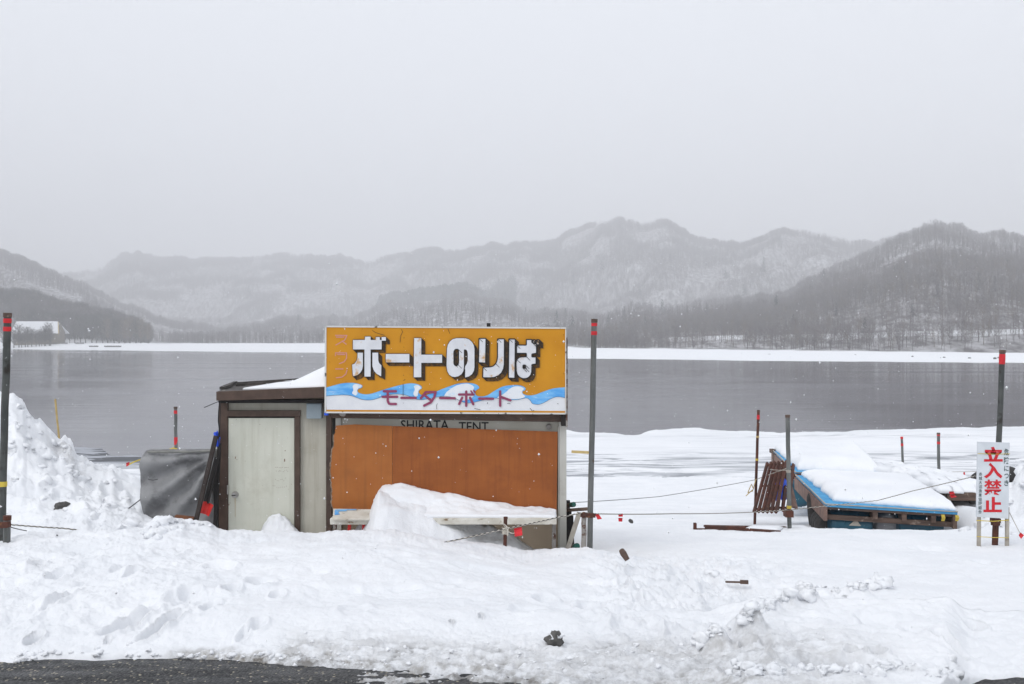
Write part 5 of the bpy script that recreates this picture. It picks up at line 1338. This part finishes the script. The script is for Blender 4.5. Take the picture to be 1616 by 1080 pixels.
# snow covered plank walk right of the rafts
jt = thing('landing_stage', 'long snow covered timber landing stage right of the rafts', 'jetty', tuple(P(1470, 775, 17)))
a, b = P(1375, 742, 20), P(1528, 784, 14.9)
mb = MB(); mb.bar(a, b, .6, .12); mb.build('deck', 'wood', jt)
for f in (.35, .6, .93):
    q = a + (b - a) * f
    mb = MB(); mb.tube([q + Vector((-.2, 0, 0)), q + Vector((-.22, 0, -.9))], .06, 8); mb.tube([q + Vector((.2, 0, 0)), q + Vector((.22, 0, -.9))], .06, 8); mb.build('pile', 'gravelly', jt)
n_ = Vector((b - a).cross(Vector((0, 0, 1)))).normalized() * .38
up = Vector((0, 0, .06))
snow_slab('stage_snow', [b - n_ + up, b + n_ + up, a + n_ + up, a - n_ + up], lambda S, T: .02 + edge_h(S, T, .22) * .17 + fbm(S * 5, T * 9, 3, 181) * .05, 30, 80, rough=.12, seed=3)
t_ = tyre('tyre', 'huge black tyre half buried in snow behind the warning sign', P(1577, 790, 17.0), (.12, 1, .1), .465, .15)

# rusty gratings leaning at the rafts
def grating(label, p_tl, p_tr, p_br, p_bl, n, w):
    t = thing('steel_grating', label, 'grating', tuple(p_bl), 'rusty gratings leaning by the rafts')
    mb = MB()
    for k in range(n):
        f = k / (n - 1)
        mb.bar(p_tl + (p_tr - p_tl) * f, p_bl + (p_br - p_bl) * f, w, .03, (0, 1, 0))
    mb.build('bar', 'rust', t)
    mb = MB()
    for g in (.06, .5, .95):
        mb.bar(p_tl + (p_bl - p_tl) * g + Vector((0, .028, 0)), p_tr + (p_br - p_tr) * g + Vector((0, .028, 0)), .03, .02, (0, 1, 0))
    mb.build('rail', 'rust', t)
grating('rusty steel grating of five slats, frontmost of the leaning pair', P(1211, 731, 15.6), P(1241, 728, 15.5), P(1224, 809, 14.2), P(1190, 808, 14.3), 6, .042)
grating('rusty steel grating of four slats, rearmost of the leaning pair', P(1222, 729, 15.9), P(1252, 733, 15.8), P(1243, 806, 14.5), P(1210, 806, 14.5), 5, .045)
mb = MB()
for k in range(5): mb.bar(P(1236 + k * 2, 745 + k * 4, 15.6), P(1250 + k * 1.0, 800 + k * .5, 14.9), .10, .02, (0, 1, 0))
one('plank_bundle', 'weathered planks stacked behind the rusty gratings', 'planks', mb, 'pinkwood')
stone('plastic_sheet', 'blue plastic sheet crumpled behind the rusty gratings', X(1229, 15.3), 15.2, Z(772, 15.3), .13, 'bagblue', 31, sc=(.8, .5, 1.2)); bpy.data.objects['plastic_sheet']['category'] = 'plastic sheet'
# rusty beams lying in the snow
x_, y_, z_ = locate(1170, 834)
db = 13.2
rb = thing('steel_beam', 'rusty steel beam with upturned bracket lying on smooth snow', 'beam', tuple(P(1100, 838, db)))
mb = MB(); mb.bar(P(1112, 833, db), P(1176, 835.5, db - .1), .06, .07); mb.bar(P(1176, 836, db - .1), P(1232, 840, db - .2), .06, .035); mb.build('web', 'rust', rb, bevel=.004)
mb = MB(); mb.bar(P(1112, 830.5, db + .02), P(1240, 832.5, db + .5), .05, .025); mb.build('flange', 'rust', rb)
mb = MB(); mb.box(X(1094.5, db), X(1099, db), db - .03, db + .03, Z(839, db), Z(825.5, db)); mb.box(X(1094.5, db), X(1116, db), db - .035, db + .04, Z(840, db), Z(834.5, db)); mb.build('bracket', 'rust', rb, bevel=.004)
snow_slab('beam_snow', [P(1176, 834.8, db - .07), P(1228, 838, db - .15), P(1236, 833, db + .4), P(1180, 833, db + .2)], lambda S, T: .01 + edge_h(S, T, .3) * .03, 16, 10)

# ------------------------------------------------------------------ ropes and flags
def rope(label, pts, r, sag=0.0, twisted=True, mat='ropedark', name='rope', seg=.028):
    P3 = []
    for i in range(len(pts) - 1):
        a, b = pts[i], pts[i + 1]; L = (b - a).length; n = max(4, int(L / seg)) if twisted else max(6, int(L / .12))
        for k in range(n):
            f = k / n; P3.append(a + (b - a) * f - Vector((0, 0, sag * L * 4 * f * (1 - f))))
    P3.append(pts[-1])
    mb = MB(); mb.tube(P3, r, 6, True, alt=twisted)
    return one(name, label, 'rope', mb, ['ropedark', 'ropepale'] if twisted else mat)
rope('twisted rope strung from the left pipe stub into the snow', [P(14, 828, 8.42), P(100, 834, 8.9), P(168, 841, 9.2)], .007, .004)
rope('thin dark cord running from snow up to the tarpaulin', [P(146, 834, 9.6), P(185, 815, 10.1), P(221, 789, 10.5)], .005, .01, False)
rope('short dark cord lying on the snow below the left rope', [P(16, 832, 8.5), P(42, 838, 8.7)], .004, .01, False)
rope('piece of dark cord lying flat below the left snow heap', [P(67, 843, 8.9), P(91, 845, 8.85)], .005, 0, False)
rope('twisted rope from the snowbank past the counter to the tall pole', [P(674, 862, 9.2), P(797, 835, 9.5), P(880, 817, 9.9), P(921, 809, 9.93), P(934, 811, 10.1)], .007, .004)
rope('twisted rope sagging from the tall pole to the gratings', [P(934, 811, 10.12), P(1060, 811, 11.6), P(1190, 808.5, 13.4), P(1245, 805, 13.5)], .0062, .003)
rope('twisted rope running along the nearer raft to the warning sign', [P(1245, 805, 13.5), P(1292, 800, 13.4), P(1385, 790, 13.2), P(1440, 775, 12.4), P(1545, 750, 11.3)], .0055, .003)
rope('thin grey line from the kiosk across the ice to the rusty pole', [P(890, 794, 11.5), P(1040, 784, 13.2), P(1194, 757, 15.5)], .0045, .003, False, M('grey_line', (.16, .16, .16)))
rope('pale string tied between the rusty pole and the grating', [P(1193, 757, 15.5), P(1225, 745, 15), P(1244, 738, 13.6)], .006, .004, False, 'palewood')
rope('second pale string tied round the grating tops', [P(1215, 741, 15.4), P(1244, 742, 13.56)], .006, .004, False, 'palewood')
rope('yellow rope with a red tape reaching the tarpaulin top', [P(200, 735, 16.5), P(212, 729, 16.7), P(277, 706, 17)], .012, .002, False, 'yellow')
rope('low line with small red tapes stretched over the ice', [P(1411, 745, 20), P(1427, 741, 29), P(1481, 745, 28), P(1560, 744, 27)], .008, .004, False, 'palewood')
rope('thin line running down beside the warning sign', [P(1593, 809, 11.4), P(1603, 829, 11.3), P(1612, 846, 11.2)], .004, 0, False, 'palewood')
rope('loose loop of pale rope hanging on the rusty pole', [P(1193, 756, 15.4), P(1188, 775, 15.4), P(1180, 778, 15.4), P(1186, 764, 15.4), P(1189, 772, 15.4), P(1177, 783, 15.4)], .007, 0, False, 'bamboo')
def flag(label, quads, d):
    mb = MB()
    for q in quads:
        n = 5; vv = []
        for i in range(n):
            f = i / (n - 1)
            l = Vector(P(*q[0], d)) * (1 - f) + Vector(P(*q[3], d)) * f; r_ = Vector(P(*q[1], d)) * (1 - f) + Vector(P(*q[2], d)) * f
            wv = Vector((0, .012 * math.sin(f * 5), 0)); vv += [l + wv, r_ + wv + Vector((0, .01, 0)), l + wv + Vector((0, .002, 0)), r_ + wv + Vector((0, .012, 0))]
        for i in range(n - 1):
            b = i * 4; mb.add(vv[b:b + 8], [(0, 4, 5, 1), (2, 3, 7, 6), (0, 2, 6, 4), (1, 5, 7, 3)])
    return one('tape_flag', label, 'flag', mb, 'red', 'red tape flags tied on the ropes')
flag('red tape flag knotted at the rusty post by the counter', [[(811, 834.5), (823.5, 832), (824.5, 845), (812.5, 847)]], 9.46)
flag('slanting red tape flag just right of the tall grey pole', [[(938.5, 811.5), (945, 812), (950, 819), (943, 820)]], 10.05)
flag('double red tape flag on the rope right of the tall pole', [[(976, 811), (983, 811), (983, 815.5), (976, 815.5)], [(976, 817.5), (983, 818), (982, 823.5), (976, 823)]], 10.6)
flag('red tape flag on the rope above the landing stage', [[(1498, 776), (1506, 776), (1507, 780), (1499, 780.5)], [(1499, 781.5), (1507, 781), (1510, 784.5), (1501, 786)]], 11.9)
flag('red tape flag lying low right of the warning sign', [[(1608, 844), (1612, 840.5), (1616, 845), (1610.5, 850.5)]], 11.15)
flag('small red tape flag on the yellow rope by the tarpaulin', [[(198.5, 731), (204, 729.5), (203, 735), (199.5, 736.5)]], 16.4)
for px, py, w, h in [(1434, 737, 1.4, 6), (1457, 745, 1.6, 5), (1476, 744.5, 2, 6), (1520.5, 745.5, 2.8, 4)]:
    flag('tiny red tape on the low line over the ice', [[(px, py), (px + w, py), (px + w, py + h), (px, py + h)]], 27)
mb = MB(); mb.bar(P(902, 713, 33), P(932, 714.5, 33), .12, .08); one('driftwood', 'tan driftwood strip on the ice beside the tall pole', 'driftwood', mb, 'bamboo')

# ------------------------------------------------------------------ falling snow
n = 6500
dd = rng.uniform(1.2, 34, n) ** 1.0
uu = rng.uniform(-0.75, 0.75, n); ww = rng.uniform(-0.30, 0.09, n)
rr = rng.choice([.0012, .0017, .0024, .0034], n, p=[.35, .35, .22, .08]) * (0.55 + dd / 14)
c = np.stack([uu * dd, dd, CZ + ww * dd], 1)
ok = c[:, 2] > np.array([gz(a, b) for a, b in c[:, :2]]) + .05
c, rr = c[ok], rr[ok]
oct_ = np.array([(1, 0, 0), (-1, 0, 0), (0, 1, 0), (0, -1, 0), (0, 0, 1.2), (0, 0, -1.2)], float)
of = np.array([(0, 2, 4), (2, 1, 4), (1, 3, 4), (3, 0, 4), (2, 0, 5), (1, 2, 5), (3, 1, 5), (0, 3, 5)])
jit = rng.uniform(.6, 1.4, (len(c), 6, 1))
V = c[:, None, :] + oct_[None] * rr[:, None, None] * jit
Fc = of[None] + (np.arange(len(c)) * 6)[:, None, None]
MT['flake'] = M('snowflake', (.92, .93, .95), None, rough=.8)
tag(np_mesh('falling_snow', V.reshape(-1, 3), Fc.reshape(-1, 3), ['flake'], False), kind='stuff')

# ------------------------------------------------------------------ air
mb = MB(); mb.box(-4200, 4200, -60, 5600, -1.5, 560)
hz = mb.build('haze', []); tag(hz, kind='stuff')
m = bpy.data.materials.new('haze_air'); m.use_nodes = True; nt = m.node_tree; nt.nodes.clear()
pv = nt.nodes.new('ShaderNodeVolumePrincipled'); pv.inputs['Color'].default_value = (0.985, 0.988, 0.998, 1)
pv.inputs['Density'].default_value = 0.00060; pv.inputs['Anisotropy'].default_value = 0.0
ou = nt.nodes.new('ShaderNodeOutputMaterial'); nt.links.new(pv.outputs[0], ou.inputs['Volume'])
hz.data.materials.append(m)
